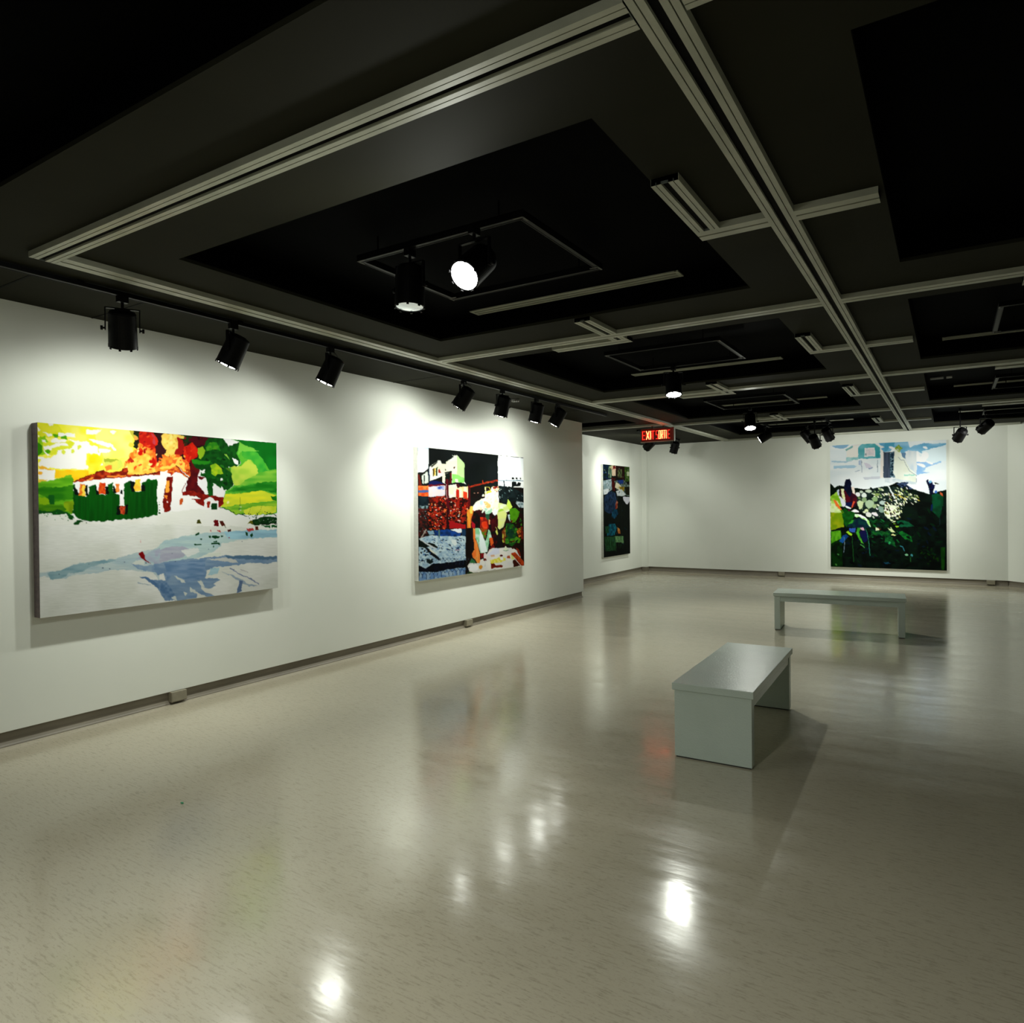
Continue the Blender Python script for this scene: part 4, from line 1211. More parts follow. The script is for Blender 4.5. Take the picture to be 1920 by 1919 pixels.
    c.poly(D(350, 290, 500, 300, 560, 400, 600, 560, 570, 640, 480, 660, 360, 590), '8c2018', col2='d8401c', grain=4)
    c.poly(D(400, 430, 540, 420, 560, 560, 540, 620, 420, 580), 'dc3c18', col2='e8582c')
    c.poly(D(590, 350, 635, 370, 640, 500, 600, 500), 'f0a068')
    c.poly(D(160, 600, 230, 620, 240, 900, 310, 1050, 350, 1300, 370, 1560, 300, 1580, 150, 1380, 150, 1290, 210, 1200, 180, 900), 'ec7c34', col2='f0a050', grain=4, gx=3, gy=10)
    c.poly(D(220, 600, 340, 600, 400, 700, 480, 900, 520, 960, 560, 800, 590, 620, 640, 680, 700, 900, 620, 900, 590, 1100, 560, 1260, 370, 1300, 320, 1050, 240, 880), 'c4e0d0', col2='8cc89c', grain=5)
    c.poly(D(340, 600, 400, 720, 480, 900, 560, 1250, 400, 1280, 350, 1000), 'e4f0f0')
    c.poly(D(360, 600, 560, 640, 540, 720, 510, 900, 440, 800), 'a4481c', col2='5c8020', grain=3)
    c.poly(D(620, 880, 700, 860, 740, 1000, 690, 1130, 640, 1060), 'e06428')
    c.poly(D(700, 1040, 760, 1080, 780, 1150, 600, 1330, 560, 1300, 600, 1200), '741818')
    c.poly(D(370, 1290, 480, 1290, 470, 1400, 380, 1440), '80181c')
    # right foliage
    c.poly(D(1010, 200, 1180, 120, 1460, 60, 1590, 60, 1600, 1650, 1500, 1640, 1200, 1130, 1000, 1130, 960, 700), '1a180e', col2='2a100c', grain=6)
    c.poly(D(840, 180, 860, 60, 1000, 60, 1110, 200, 1000, 580, 900, 640, 850, 560), 'dfe890', col2='d8dca8', grain=5)
    c.poly(D(860, 100, 960, 50, 1030, 90, 870, 150), 'a8d048')
    c.poly(D(1180, 60, 1330, 40, 1450, 140, 1430, 260, 1330, 420, 1240, 440, 1180, 300), '4c8c10', col2='5c9c18', grain=5)
    c.poly(D(1120, 220, 1170, 200, 1200, 420, 1150, 330), 'c8dce0')
    c.poly(D(1080, 460, 1250, 460, 1360, 600, 1400, 820, 1250, 1100, 1100, 1050, 1060, 700), '14402c', col2='246418', grain=5)
    c.poly(D(1060, 880, 1200, 900, 1380, 830, 1500, 900, 1450, 1000, 1200, 1020, 1070, 1040), '5c9820', col2='387c20', grain=5)
    c.poly(D(1380, 600, 1490, 600, 1500, 840, 1440, 850, 1380, 700), 'f09a38', col2='5c2010', grain=2.5)
    c.poly(D(1480, 560, 1550, 560, 1560, 900, 1500, 900), '7c2814')
    c.poly(D(960, 700, 1060, 560, 1060, 1000, 990, 1000), '7c3c18', col2='c8c850', grain=3)
    c.poly(D(790, 560, 830, 600, 860, 760, 840, 800, 790, 700), 'd8dc70')
    c.dabs(Bq(540, 1100, 920, 1100, 940, 1800, 620, 1850, 300, 1800, 420, 1480), 40, ['fbfbf4', 'f4f0c8', 'f8e0b0', 'e8f0e4', 'f0f4d0'], 1.2, 3.6, -60, 30, .45)
    c.dabs(D(1080, 460, 1560, 300, 1560, 1000, 1200, 1100, 1060, 800), 40, ['1c5020', '0c2c1c', '4c8c20', '5c1c14', '2c1410', '143424'], 1, 3.2, -60, 40, .45)
    c.dabs(D(640, 420, 840, 300, 850, 1080, 700, 1000), 18, ['2c0c10', '5c1418', '14100c'], 1, 3.2, -80, 20, .35)
    # table
    c.poly(D(20, 1640, 80, 1560, 350, 1570, 370, 1460, 480, 1440, 620, 1190, 700, 1150, 1240, 1140, 1430, 1240, 1480, 1400, 1560, 1640, 1400, 1680, 200, 1830, 60, 1800), 'ebe8e2', col2='e0e0de', grain=9)
    c.poly(D(560, 1340, 780, 1150, 900, 1150, 900, 1300, 650, 1400), 'd8dcee')
    c.poly(D(120, 1420, 230, 1520, 240, 1560, 80, 1560), '3c7c48')
    c.blob(*D(180, 1690)[0], 10, 6.5, 'f2f2f6')
    c.blob(*D(385, 1680)[0], 3.4, 3.6, 'd89838')
    c.poly(D(650, 1480, 840, 1440, 900, 1400, 1060, 1420, 1060, 1500, 920, 1560, 660, 1580), 'e0d84c', col2='f0e890', grain=3)
    c.poly(D(890, 1420, 980, 1400, 1010, 1480, 930, 1490), 'f0f0f4')
    c.blob(*D(945, 1360)[0], 2.9, 2.2, '541414')
    c.poly(D(660, 1580, 740, 1570, 820, 1640, 940, 1610, 1000, 1650, 980, 1690, 780, 1690, 680, 1730), '6a1c10', col2='8c3018', grain=3)
    c.blob(*D(490, 1480)[0], 3.0, 2.6, '6a2c1c')
    c.poly(D(480, 1280, 540, 1290, 545, 1440, 450, 1440), 'ecdcdc')
    c.line(D(500, 1500, 500, 1660), 1.2, 'c8ccd4')
    c.poly(D(650, 1340, 760, 1330, 780, 1390, 660, 1400), 'e0b898')
    c.poly(D(1000, 1190, 1080, 1100, 1150, 1190, 1090, 1240), 'e4ecd0')
    c.line(D(1000, 1225, 1080, 1240, 1150, 1200), 1.0, '5c8c70')
    c.poly(D(1120, 1370, 1190, 1360, 1200, 1440, 1110, 1430), 'b86040')
    c.poly(D(1220, 1330, 1270, 1340, 1320, 1470, 1230, 1470), 'dce08c')
    c.poly(D(1220, 1300, 1340, 1270, 1440, 1380, 1590, 1540, 1590, 1650, 1500, 1640, 1400, 1520), '8c2c14', col2='c85020', grain=3)
    c.poly(D(1350, 1140, 1440, 1180, 1500, 1400, 1440, 1360), '8c3018')
    c.blob(*D(1270, 1150)[0], 2.3, 1.8, '4c2c18')
    c.poly(D(1270, 1500, 1340, 1480, 1480, 1640, 1300, 1680), '44180c')
    c.poly(D(0, 1830, 60, 1800, 200, 1830, 190, 1860, 0, 1870), '2c4818')
    # lower left: blue rubble behind wire mesh
    c.poly(Cq(160, 760, 340, 700, 500, 660, 800, 700, 1340, 680, 1340, 1680, 170, 1850), '9cb8cc', col2='c4d8e0', grain=4)
    c.poly(Cq(540, 560, 900, 520, 1210, 620, 1210, 700, 900, 700, 560, 680), '14305c', col2='1c4c9c', grain=5)
    c.poly(Cq(1240, 510, 1340, 510, 1340, 700, 1240, 680), '1c3c5c')
    c.poly(Cq(940, 520, 1230, 500, 1240, 600, 1180, 620), 'eef0f4')
    c.poly(Cq(360, 560, 520, 560, 560, 650, 420, 660), '88a8bc')
    c.line(Cq(665, 540, 670, 700), 2.6, '5c7c78')
    c.dabs(Cq(300, 760, 1300, 740, 1300, 1000, 1000, 1060, 500, 1000), 60, ['141c24', '283c58', 'dce8ec', '5070a0', '0c1014'], .8, 2.6, 30, 30, .4)
    c.dabs(Cq(200, 700, 1320, 700, 1320, 1340, 180, 1420), 150, ['bcd0dc', 'd8e4e8', '7c9cc0', '34506c', '8cacc8', '1c2834', '5c84b0', 'c8dce4'], .7, 2.4, 30, 50, .4, .8)
    c.poly(Cq(980, 800, 1090, 780, 1130, 900, 1060, 960, 990, 880), 'dde8e8')
    c.poly(Cq(150, 760, 340, 860, 560, 900, 640, 980, 400, 960, 330, 1000, 160, 960), '0f1a14')
    c.poly(Cq(200, 780, 560, 980, 590, 1030, 540, 1020, 190, 800), 'c8ccd0')
    c.poly(Cq(430, 880, 640, 960, 620, 1000, 520, 960), '141a12')
    c.poly(Cq(300, 940, 440, 1040, 740, 1320, 640, 1290, 440, 1160, 320, 1000), '10141a')
    c.poly(Cq(420, 980, 480, 1040, 620, 1170, 560, 1160, 440, 1070), 'dcdccc')
    c.poly(Cq(350, 1280, 500, 1280, 520, 1370, 440, 1410, 350, 1350), '14201c')
    c.dabs(Cq(170, 1000, 420, 1000, 520, 1300, 350, 1400, 170, 1400), 30, ['203c58', '101820', 'c0d8dc', '4070a8'], .8, 2.2)
    c.dabs(Cq(900, 1000, 1330, 1000, 1330, 1300, 1100, 1300), 24, ['3864a8', '8cacd8', 'c8d8f0'], .8, 2.4, 45, 20, .3)
    c.line(Cq(1080, 1050, 1200, 1045), .8, 'b05068')
    c.poly(Cq(170, 1430, 340, 1520, 520, 1400, 900, 1370, 1340, 1310, 1340, 1490, 900, 1540, 600, 1610, 170, 1600), '080a10', col2='0c1020')
    for k in range(16):
        x = 120 + 90 * k
        c.line(Cq(x, 1250, x + 90, 1350, x + 75, 1420), .55, '3c5068', .8)
        c.line(Cq(x + 90, 1350 - 20, x + 150, 1250), .55, '3c5068', .8)
    c.poly(Cq(170, 1610, 600, 1615, 900, 1550, 1340, 1500, 1340, 1690, 170, 1850), 'a4bcd0', col2='6c90c0', grain=4)
    for k in range(14):
        x = 100 + 95 * k
        y = 1640 - 9 * k
        c.line(Cq(x, y - 30, x + 60, y + 60, x + 75, y + 170), .6, '1c3450')
        c.line(Cq(x + 60, y + 60, x + 105, y - 30), .6, '1c3450')
    return c.finish()


def paint_dark():
    c = Canvas(100, 300, [(1127.4, 868.5), (1177, 873), (1177.5, 1036), (1128.5, 1045)], 7, .45)
    A = crop(1080, 800, 6.857)
    c.poly(A(300, 440, 700, 440, 700, 1720, 300, 1720), '0a120e', col2='141c14', grain=4, gx=2.5, gy=8)
    for p, a_, b_ in ((A(320, 470, 430, 480, 430, 660, 320, 660), '10305c', '0c2418'), (A(400, 500, 440, 480, 440, 650, 390, 650), '3c5c48', '8ca890'), (A(410, 510, 450, 480, 470, 490, 430, 540), 'd8d8a8', 'c8c890'),
                      (A(440, 490, 490, 490, 490, 620, 440, 620), 'f0dcc0', 'e8ccb0'), (A(455, 500, 475, 485, 490, 520, 460, 530), '9c2020', '701818'), (A(490, 490, 600, 490, 600, 680, 500, 640), '3c1c14', '281410'),
                      (A(515, 530, 568, 530, 568, 640, 515, 640), '8c9468', '40502c'), (A(600, 500, 665, 500, 665, 690, 610, 690), '3c5c20', '68883c'), (A(630, 560, 665, 560, 665, 620, 632, 620), 'e0e8c8', 'd0e0a0'),
                      (A(330, 680, 440, 660, 440, 800, 400, 830, 330, 870), 'b8c8d0', '8ca4a8'), (A(330, 800, 400, 790, 390, 850, 340, 870), 'f0f2f4', 'e0e8ea'), (A(435, 640, 480, 650, 480, 820, 440, 810), '5c1414', '3c1010'),
                      (A(470, 690, 590, 670, 665, 740, 665, 880, 600, 870, 500, 800), '445048', '889c94'), (A(500, 680, 590, 670, 580, 720, 540, 725), '2c4c9c', '203c80'), (A(490, 700, 540, 730, 580, 780, 560, 820, 480, 770), 'e8dcb8', 'f0e8d0'),
                      (A(530, 760, 600, 760, 590, 820, 550, 810), 'a89028', '887020'), (A(490, 820, 560, 790, 620, 860, 600, 880, 510, 880), 'e4e8ea', 'd0dcdc'), (A(600, 760, 665, 760, 665, 870, 620, 860), '242410', '181c0c'),
                      (A(580, 890, 665, 890, 665, 940, 640, 985, 620, 980, 590, 940), 'dcdce8', 'e4e4ec'), (A(340, 900, 400, 830, 440, 820, 490, 850, 500, 1000, 480, 1100, 400, 1110, 340, 1080), '10243c', '2c4464'),
                      (A(490, 930, 515, 960, 510, 1040, 480, 1060), '8c3020', 'c08060'), (A(450, 1050, 510, 1060, 520, 1110, 470, 1180, 430, 1150), '1c6484', '0c3850'), (A(400, 1240, 480, 1240, 500, 1300, 470, 1390, 370, 1400, 380, 1290), '0c4c60', '1c8094'),
                      (A(350, 1280, 400, 1270, 400, 1360, 350, 1370), '1c4c30', '2c6444'), (A(505, 1290, 540, 1310, 545, 1370, 515, 1370), 'd89850', 'c87838'), (A(480, 1400, 580, 1400, 585, 1500, 480, 1480), '6c9c68', '88b47c'),
                      (A(500, 1480, 560, 1480, 580, 1560, 500, 1560), '0c1410', '1c3c20'), (A(335, 1420, 480, 1400, 490, 1580, 360, 1600), '143c1c', '245c38')):
        c.poly(p, a_, col2=b_, grain=2.2, gx=1.6, gy=4)
    c.dabs(A(330, 500, 660, 500, 660, 880, 330, 880), 36, ['2c4c24', '701c18', '88a4a0', 'd8dccc', '14201c', '38506c', '5c2c1c'], .5, 1.7, 70, 50, .4, .85)
    c.dabs(A(330, 900, 560, 900, 660, 1000, 660, 1600, 330, 1600), 60, ['0c1c14', '14283c', '0c3c48', '183c24', '0c100c', '1c5060', '203c54'], .6, 2.2, 80, 25, .35, .8)
    for x in range(350, 490, 22):
        c.line(A(x, 1410, x + 6, 1590), .55, '6c9c64', .8)
    for k, x in enumerate((520, 535, 550)):
        c.line(A(x, 535, x + 2, 635), .4, '28301c')
    for x in range(360, 480, 26):
        c.line(A(x + 60, 860, x, 1040), .5, '4c6484', .7)
    for x in (560, 600, 640):
        c.line(A(x, 1000, x - 10, 1520), .6, '1c3020', .8)
    return c.finish()


def paint_rubble():
    c = Canvas(260, 290, [(1556.7, 835.5), (1774.5, 827), (1774.7, 1070), (1556.7, 1064)], 9, .6)
    A, Bq, Cq, D = crop(1550, 820, 14.758), crop(1660, 820, 14.758), crop(1550, 940, 14.758), crop(1660, 940, 14.217)
    G = crop(1530, 810, 6.852)
    # pale sky
    c.poly(G(180, 100, 1690, 100, 1690, 800, 180, 800), 'f0f4f8', col2='e6eef4', grain=18, gx=30, gy=10)
    c.poly(A(160, 230, 640, 200, 560, 290, 400, 330, 260, 300), '94bcdc')
    c.poly(A(130, 650, 560, 660, 700, 670, 540, 700, 150, 700), 'b4d0e4')
    c.poly(A(200, 790, 760, 770, 850, 810, 760, 860, 200, 870), 'b4d4ea')
    c.poly(A(1460, 170, 1800, 140, 1800, 400, 1600, 420, 1500, 330, 1620, 290, 1500, 220), '5ca4cc', col2='6cacd0', grain=8)
    c.poly(Bq(0, 170, 380, 130, 640, 120, 700, 300, 860, 240, 1100, 190, 1300, 210, 1700, 200, 1700, 420, 1200, 440, 1000, 480, 900, 400, 640, 400, 560, 420, 500, 520, 420, 400, 280, 300, 130, 400, 0, 420), '74b0d4', col2='9cc8e4', grain=10, gx=22, gy=7)
    c.poly(Bq(0, 160, 280, 140, 260, 300, 140, 290, 60, 400, 0, 400), '58a4c4')
    c.poly(Bq(1010, 420, 1700, 240, 1700, 680, 1300, 720, 1150, 690), 'e0eef6')
    c.poly(Bq(870, 710, 1140, 700, 1300, 760, 1550, 680, 1560, 730, 1380, 780, 1130, 860, 1100, 930, 1040, 960, 1240, 1000, 1060, 1020, 900, 1060, 860, 1000, 900, 860), '98c0ec', col2='a8ccee', grain=8)
    for x, y, rx, ry in ((1120, 320, 4, 2.4), (1110, 540, 6.5, 7.5), (1030, 640, 9, 5), (1000, 790, 9, 2.6), (1240, 730, 7, 2.0), (200, 310, 6, 2.5)):
        c.blob(*Bq(x, y)[0], rx, ry, 'f4f4f8', 20)
    # blue house
    c.poly(A(520, 350, 740, 230, 880, 190, 1080, 150, 1360, 180, 1620, 290, 1500, 300, 1300, 200, 1000, 200, 760, 270, 560, 400), 'ece8e4')
    c.poly(A(570, 400, 760, 260, 900, 250, 900, 560, 560, 560), 'f0ecE8'.lower())
    c.poly(A(530, 350, 740, 240, 750, 280, 560, 390), '84b8b8')
    c.poly(A(890, 270, 1000, 190, 1350, 180, 1500, 290, 1500, 590, 1300, 600, 890, 600), '78bcc8', col2='5cacb4', grain=6)
    c.poly(A(1360, 250, 1500, 290, 1490, 590, 1370, 590), '3c98a4', col2='50a8b0', grain=6)
    c.poly(A(560, 560, 900, 550, 900, 610, 700, 650, 560, 670), '94c8cc', col2='b8dce0')
    c.poly(A(1060, 300, 1360, 300, 1350, 540, 1060, 540), 'ece8ec')
    c.poly(A(1100, 330, 1330, 330, 1320, 510, 1100, 500), 'd8d4dc', col2='e8dce0', grain=3)
    c.blob(*A(1105, 470)[0], 1.5, 2.2, '7c98a0')
    c.line(A(980, 650, 990, 970), 1.0, '8498b0')
    c.line(A(1425, 640, 1425, 970), 1.0, '8498a8')
    c.poly(A(900, 640, 960, 640, 960, 780, 890, 770), 'b8c8e4')
    c.poly(A(1050, 700, 1200, 760, 1280, 840, 1100, 860), 'dcd8e8')
    c.poly(A(1160, 860, 1290, 840, 1280, 870, 1180, 890), '98a8c8')
    c.poly(A(780, 960, 900, 900, 960, 910, 840, 950), 'b8c4d4')
    c.poly(A(1020, 1110, 1500, 1090, 1500, 1160, 1080, 1180), 'd0d4e0')
    c.poly(A(1520, 310, 1590, 400, 1590, 1130, 1500, 1150), 'efe8e4')
    # grey shutter and white gown
    c.poly(A(1590, 420, 1800, 420, 1800, 1140, 1590, 1140), '48586c', col2='3c4454', grain=5, gx=3, gy=20)
    c.line(A(1635, 430, 1635, 1130), 1.2, '98a8c0')
    c.poly(Bq(0, 430, 170, 430, 170, 1130, 0, 1140), '505a70', col2='3c4858', grain=5, gx=3, gy=20)
    c.poly(Bq(150, 440, 290, 400, 300, 600, 240, 1000, 300, 1130, 150, 1130), '2c4458', col2='88a4b0', grain=2.2)
    for k in range(8):
        c.blob(*Bq(215, 500 + 80 * k)[0], 1.5, 1.9, '1c3040')
    c.poly(Bq(270, 440, 300, 300, 380, 420, 480, 480, 560, 560, 700, 880, 860, 1040, 860, 1280, 320, 1250, 290, 1090, 240, 980), 'eef2ea', col2='e4e8dc', grain=8)
    c.poly(Bq(560, 640, 640, 380, 880, 400, 880, 1000, 800, 960, 700, 900), 'dfe4e8', col2='ccd8e4', grain=7, gx=5, gy=18)
    c.poly(Bq(870, 400, 960, 550, 1040, 640, 1000, 720, 880, 680), 'f6f4f6')
    c.poly(Bq(450, 440, 590, 440, 570, 620, 500, 560), '6c8cac')
    c.line(Bq(380, 560, 450, 640, 530, 640, 600, 800, 680, 950, 870, 1060, 870, 1260), .7, '7c8ca0')
    c.poly(Bq(530, 1050, 830, 1040, 820, 1070, 530, 1090), 'a8dcd0')
    c.poly(Bq(290, 330, 380, 230, 500, 330, 440, 360, 420, 440, 370, 420), '7c9c34', col2='a8b868', grain=2.5)
    c.poly(Bq(320, 340, 380, 340, 400, 400, 350, 390), 'c0c8b0')
    c.poly(Bq(0, 1150, 320, 1160, 860, 1260, 870, 1320, 600, 1300, 440, 1260, 300, 1300, 0, 1260), 'ccd8e0', col2='e4e8f0', grain=5)
    # dark ground
    c.poly(G(180, 660, 250, 730, 300, 690, 480, 720, 620, 740, 900, 720, 1050, 650, 1250, 740, 1450, 800, 1690, 750, 1690, 1800, 180, 1760), '08100c', col2='0c1c14', grain=8)
    c.poly(Bq(330, 1300, 480, 1260, 640, 1260, 640, 1310, 600, 1330, 800, 1450, 640, 1450, 440, 1400), '101c34', col2='4c5c80', grain=3)
    # stones
    rub = G(520, 790, 700, 740, 900, 700, 1100, 720, 1300, 850, 1330, 920, 1180, 890, 1100, 960, 1080, 1120, 960, 1130, 700, 1100, 540, 1000)
    c.poly(rub, '10201c', col2='243430', grain=4)
    c.dabs(rub, 110, ['c0ccb8', 'd8dcc0', 'a4b48c', 'eef0dc', '8ca474', 'e8e4ec', '6c8454', '0c1814', '182c28'], 1.0, 3.4, 35, 35, .55)
    c.dabs(Bq(0, 1560, 600, 1400, 1000, 1700, 900, 1850, 500, 1919, 0, 1919), 70, ['f0f0dc', 'd8dca0', 'a8b868', 'e8dcd8', '101c10', '1c2c14', 'c8b440', 'f4f0f0'], .9, 3.0, 45, 25, .4)
    for x, y, rx, ry, col in ((965, 1520, 3.6, 2.4, 'b8c4b4'), (1170, 1500, 6, 3, 'c0ccb8'), (870, 1590, 4.5, 4, 'e4e4e8'), (1040, 1610, 5, 4.5, 'd8e0dc'), (1050, 1740, 4.5, 5.4, '8ca47c'), (1200, 1840, 8.5, 7, 'a8bca0'), (930, 1850, 5, 6, 'c4d4ac'), (1350, 1720, 5.5, 5, '8ca878'), (1400, 1600, 4, 3, '8ca060'), (1560, 1820, 6, 4, 'b4c4c0')):
        c.blob(*A(x, y)[0], rx, ry, col)
    for x, y, rx, ry, col in ((1190, 90, 8.2, 7, 'a8bca0'), (960, 120, 3.6, 8, 'c8d4a8'), (1330, 150, 4, 4, 'a0b488'), (1500, 210, 5.4, 4, '84a094'), (1530, 280, 4.4, 3.2, '8ca498'), (1110, 270, 3.6, 3, 'd4dcb0'), (1340, 360, 7, 3, 'e4dce4'), (1170, 380, 6, 4.5, 'dcdcd8')):
        c.blob(*Cq(x, y)[0], rx, ry, col, 20)
    c.poly(Cq(1600, 240, 1771, 220, 1771, 540, 1740, 480, 1600, 340), 'e8f0d8')
    c.poly(D(0, 120, 250, 120, 420, 260, 380, 460, 300, 400, 180, 380, 100, 490, 0, 380), 'e4ecd0', col2='f0ece4', grain=4)
    c.poly(D(130, 490, 300, 500, 280, 560, 200, 580), 'dce8b8')
    c.poly(D(220, 590, 350, 620, 380, 690, 300, 700), '98cc38')
    c.poly(D(50, 710, 160, 700, 270, 830, 180, 840), 'dce8b0')
    c.poly(D(150, 900, 220, 860, 300, 920, 260, 940), 'e8e8a8')
    c.poly(Bq(70, 1340, 120, 1360, 300, 1700, 260, 1720), 'dce0e4')
    c.line(Bq(260, 1580, 400, 1620, 520, 1700), 1.4, 'd0bc58')
    # greens
    c.poly(D(300, 540, 430, 510, 640, 560, 780, 680, 400, 700), '0c4c30', col2='146040', grain=4)
    c.poly(D(290, 800, 480, 810, 700, 940, 730, 1100, 520, 1000), '0c5424', col2='1c7c30', grain=3)
    c.poly(D(0, 810, 100, 830, 250, 1100, 300, 1260, 200, 1180, 0, 1100), '0c4420', col2='1c6c34', grain=3)
    c.poly(Cq(1150, 440, 1700, 560, 1771, 740, 1240, 760), '0a3010', col2='0c2018', grain=4)
    c.poly(Cq(1240, 820, 1771, 830, 1771, 980, 1240, 960), '0c3c24', col2='1c6428', grain=3)
    c.poly(Cq(1370, 730, 1500, 800, 1350, 830), 'e4ecc8')
    c.poly(Cq(1420, 740, 1520, 760, 1480, 800), 'a84830')
    c.blob(*D(120, 1110)[0], 2.4, 3, '38a868', 30)
    c.line(D(390, 1200, 470, 1220, 520, 1330), 1.6, '3c8ca0')
    c.blob(*D(565, 1440)[0], 3.4, 2, '8cc8a0')
    c.blob(*D(705, 1445)[0], 2.4, 2.4, '4c98a4')
    c.line(D(680, 1480, 680, 1620), 1.4, '2c6434')
    c.blob(*D(90, 1650)[0], 7, 1.7, '1c5470')
    c.blob(*Cq(1650, 1720)[0], 8, 1.6, '184860')
    c.poly(D(1470, 1230, 1590, 1230, 1560, 1830, 1490, 1830), '103c0c', col2='184c10', grain=4)
    c.dabs(D(850, 1200, 1400, 1220, 1420, 1800, 1200, 1800), 14, ['0c2c0c', '14380c', '0c1c0c'], 1.5, 4)
    lo_dark = G(560, 1060, 1100, 1100, 1560, 950, 1640, 1500, 1400, 1740, 200, 1740, 400, 1400)
    c.dabs(lo_dark, 150, ['040806', '06140a', '0a2410', '0c3418', '040a10', '0c1c30', '082c14', '020403'], 1.5, 6.5, 15, 50, .35, .85)
    c.dabs(Cq(1150, 460, 1771, 560, 1771, 1150, 1250, 1150), 30, ['0c4420', '14602c', '083018', '0c2c30'], 1.5, 5, 25, 25, .3, .8)
    c.dabs(Cq(110, 340, 440, 340, 480, 700, 110, 800), 24, ['8cac14', '6c8c10', 'acbc20', '94a018'], 1.5, 4, 0, 50, .5, .8)
    c.dabs(G(860, 800, 1100, 800, 1150, 960, 1080, 1120, 880, 1060), 60, ['f4f4e4', 'e8ecc8', 'dce0b0', 'f0e8e8', '1c2818', 'c0b448', 'e8e8dc', '402018'], 1.0, 3.0, 40, 40, .45)
    c.dabs(G(880, 960, 1080, 960, 1100, 1110, 900, 1080), 46, ['0c140c', '283420', 'a8b070', 'f4f4ec', '5c6c34', 'e8dcdc', '301818'], 1.0, 3.2, 40, 45, .4)
    c.dabs(G(1050, 720, 1300, 820, 1400, 880, 1200, 880, 1080, 800), 50, ['d8e0b8', 'a8b868', '0c140c', 'ece8d8', '7c8c3c', '1c2c24'], .8, 2.4, 40, 20, .35)
    c.dabs(G(560, 1120, 900, 1140, 1100, 1200, 1080, 1480, 600, 1500), 40, ['0c4824', '146834', '0a3820', '1c7c3c', '062010'], 1.5, 5, 30, 30, .3, .8)
    # right figure
    c.poly(Bq(1140, 1220, 1200, 1170, 1210, 1260, 1300, 1250, 1330, 1330, 1380, 1340, 1370, 1400, 1330, 1500, 1330, 1600, 1230, 1560, 1200, 1400), '141c48', col2='0c1020', grain=3)
    c.poly(Bq(1370, 1260, 1500, 1310, 1380, 1310), '1c2014')
    c.poly(Bq(1210, 1230, 1270, 1210, 1300, 1270, 1240, 1300), '7cb8dc')
    c.poly(Bq(1370, 1490, 1440, 1480, 1430, 1600, 1380, 1590), '4c78c8')
    c.poly(Bq(1520, 1520, 1600, 1600, 1600, 1640, 1530, 1620), 'c05c38')
    c.poly(Bq(1300, 1600, 1440, 1560, 1600, 1650, 1600, 1919, 1290, 1919), '0c4024', col2='0c5434', grain=6)
    c.poly(D(1250, 0, 1500, 0, 1500, 300, 1440, 460, 1240, 280), '0c3c24', col2='0c5030', grain=5)
    c.poly(D(1215, 100, 1260, 80, 1260, 280, 1215, 270), '0c2450')
    c.line(D(1450, 460, 1450, 640), 1.0, '1c3440')
    # left figure and lawn
    c.poly(A(100, 1300, 200, 1420, 300, 1350, 400, 1420, 300, 1560, 100, 1620), '06180c')
    c.poly(A(100, 1640, 300, 1500, 420, 1700, 440, 1919, 100, 1919), '7cb01c', col2='a8d050', grain=5)
    c.poly(Cq(100, 0, 300, 0, 400, 240, 420, 330, 100, 330), 'b8dc68', col2='e0ecc0', grain=5)
    c.poly(Cq(100, 320, 430, 320, 480, 720, 390, 740, 100, 820), '7c9c10', col2='a0ac18', grain=5)
    c.poly(Cq(100, 840, 390, 820, 410, 1040, 250, 1120, 120, 1200), '4c9c18', col2='6cb428', grain=4, gx=2, gy=8)
    c.poly(Cq(100, 1200, 420, 1040, 440, 1900, 100, 1830), '0a1c0c', col2='0c380c', grain=5)
    c.poly(A(290, 1480, 360, 1440, 350, 1620, 310, 1600), 'c8d4e8')
    c.poly(A(360, 1440, 420, 1420, 440, 1700, 400, 1800), '3c1424')
    c.poly(A(400, 1420, 480, 1420, 520, 1600, 520, 1800, 440, 1700), 'ece8c8', col2='d8e0a0', grain=4)
    c.poly(A(330, 1640, 400, 1650, 530, 1820, 520, 1919, 430, 1919), 'e0e0ec')
    c.poly(A(700, 1380, 760, 1370, 800, 1500, 790, 1620, 720, 1560), 'f0e0d8')
    c.poly(A(470, 1480, 700, 1520, 830, 1620, 850, 1800, 800, 1919, 560, 1919, 520, 1700), '5c1020', col2='340c24', grain=5)
    c.poly(A(500, 1250, 540, 1170, 640, 1160, 700, 1280, 680, 1480, 700, 1560, 640, 1660, 560, 1560, 480, 1420), '0c1028', col2='101838', grain=5)
    c.poly(A(520, 1810, 700, 1800, 720, 1919, 530, 1919), '141c48')
    c.poly(A(180, 1720, 240, 1760, 340, 1919, 260, 1919), 'f08038')
    c.poly(Cq(180, 0, 260, 0, 420, 220, 400, 270, 330, 200), 'f07c38')
    c.poly(Cq(740, 0, 800, 20, 720, 180, 680, 200), 'd85438')
    c.poly(Cq(510, 140, 560, 130, 690, 190, 670, 230, 560, 190), 'e8ecf4')
    c.poly(Cq(420, 340, 500, 180, 600, 280, 780, 280, 790, 400, 700, 560, 540, 730, 480, 640), '0f4c14', col2='14601c', grain=5)
    c.poly(Cq(370, 250, 440, 240, 490, 330, 430, 370), '4c7c14')
    c.poly(Cq(600, 230, 660, 240, 640, 290, 610, 280), '5c1430')
    c.poly(Cq(680, 290, 780, 220, 900, 280, 920, 320, 800, 310), 'f0ecf4')
    c.poly(Cq(560, 720, 760, 520, 900, 460, 1080, 500, 1160, 620, 1200, 740, 1100, 760), '0c2438', col2='0c3c3c', grain=5)
    c.poly(Cq(780, 370, 900, 360, 1080, 460, 1180, 560, 1230, 740, 1170, 700, 1100, 560, 900, 440, 820, 460, 780, 430), 'a8e07c', col2='dcf4d8', grain=4)
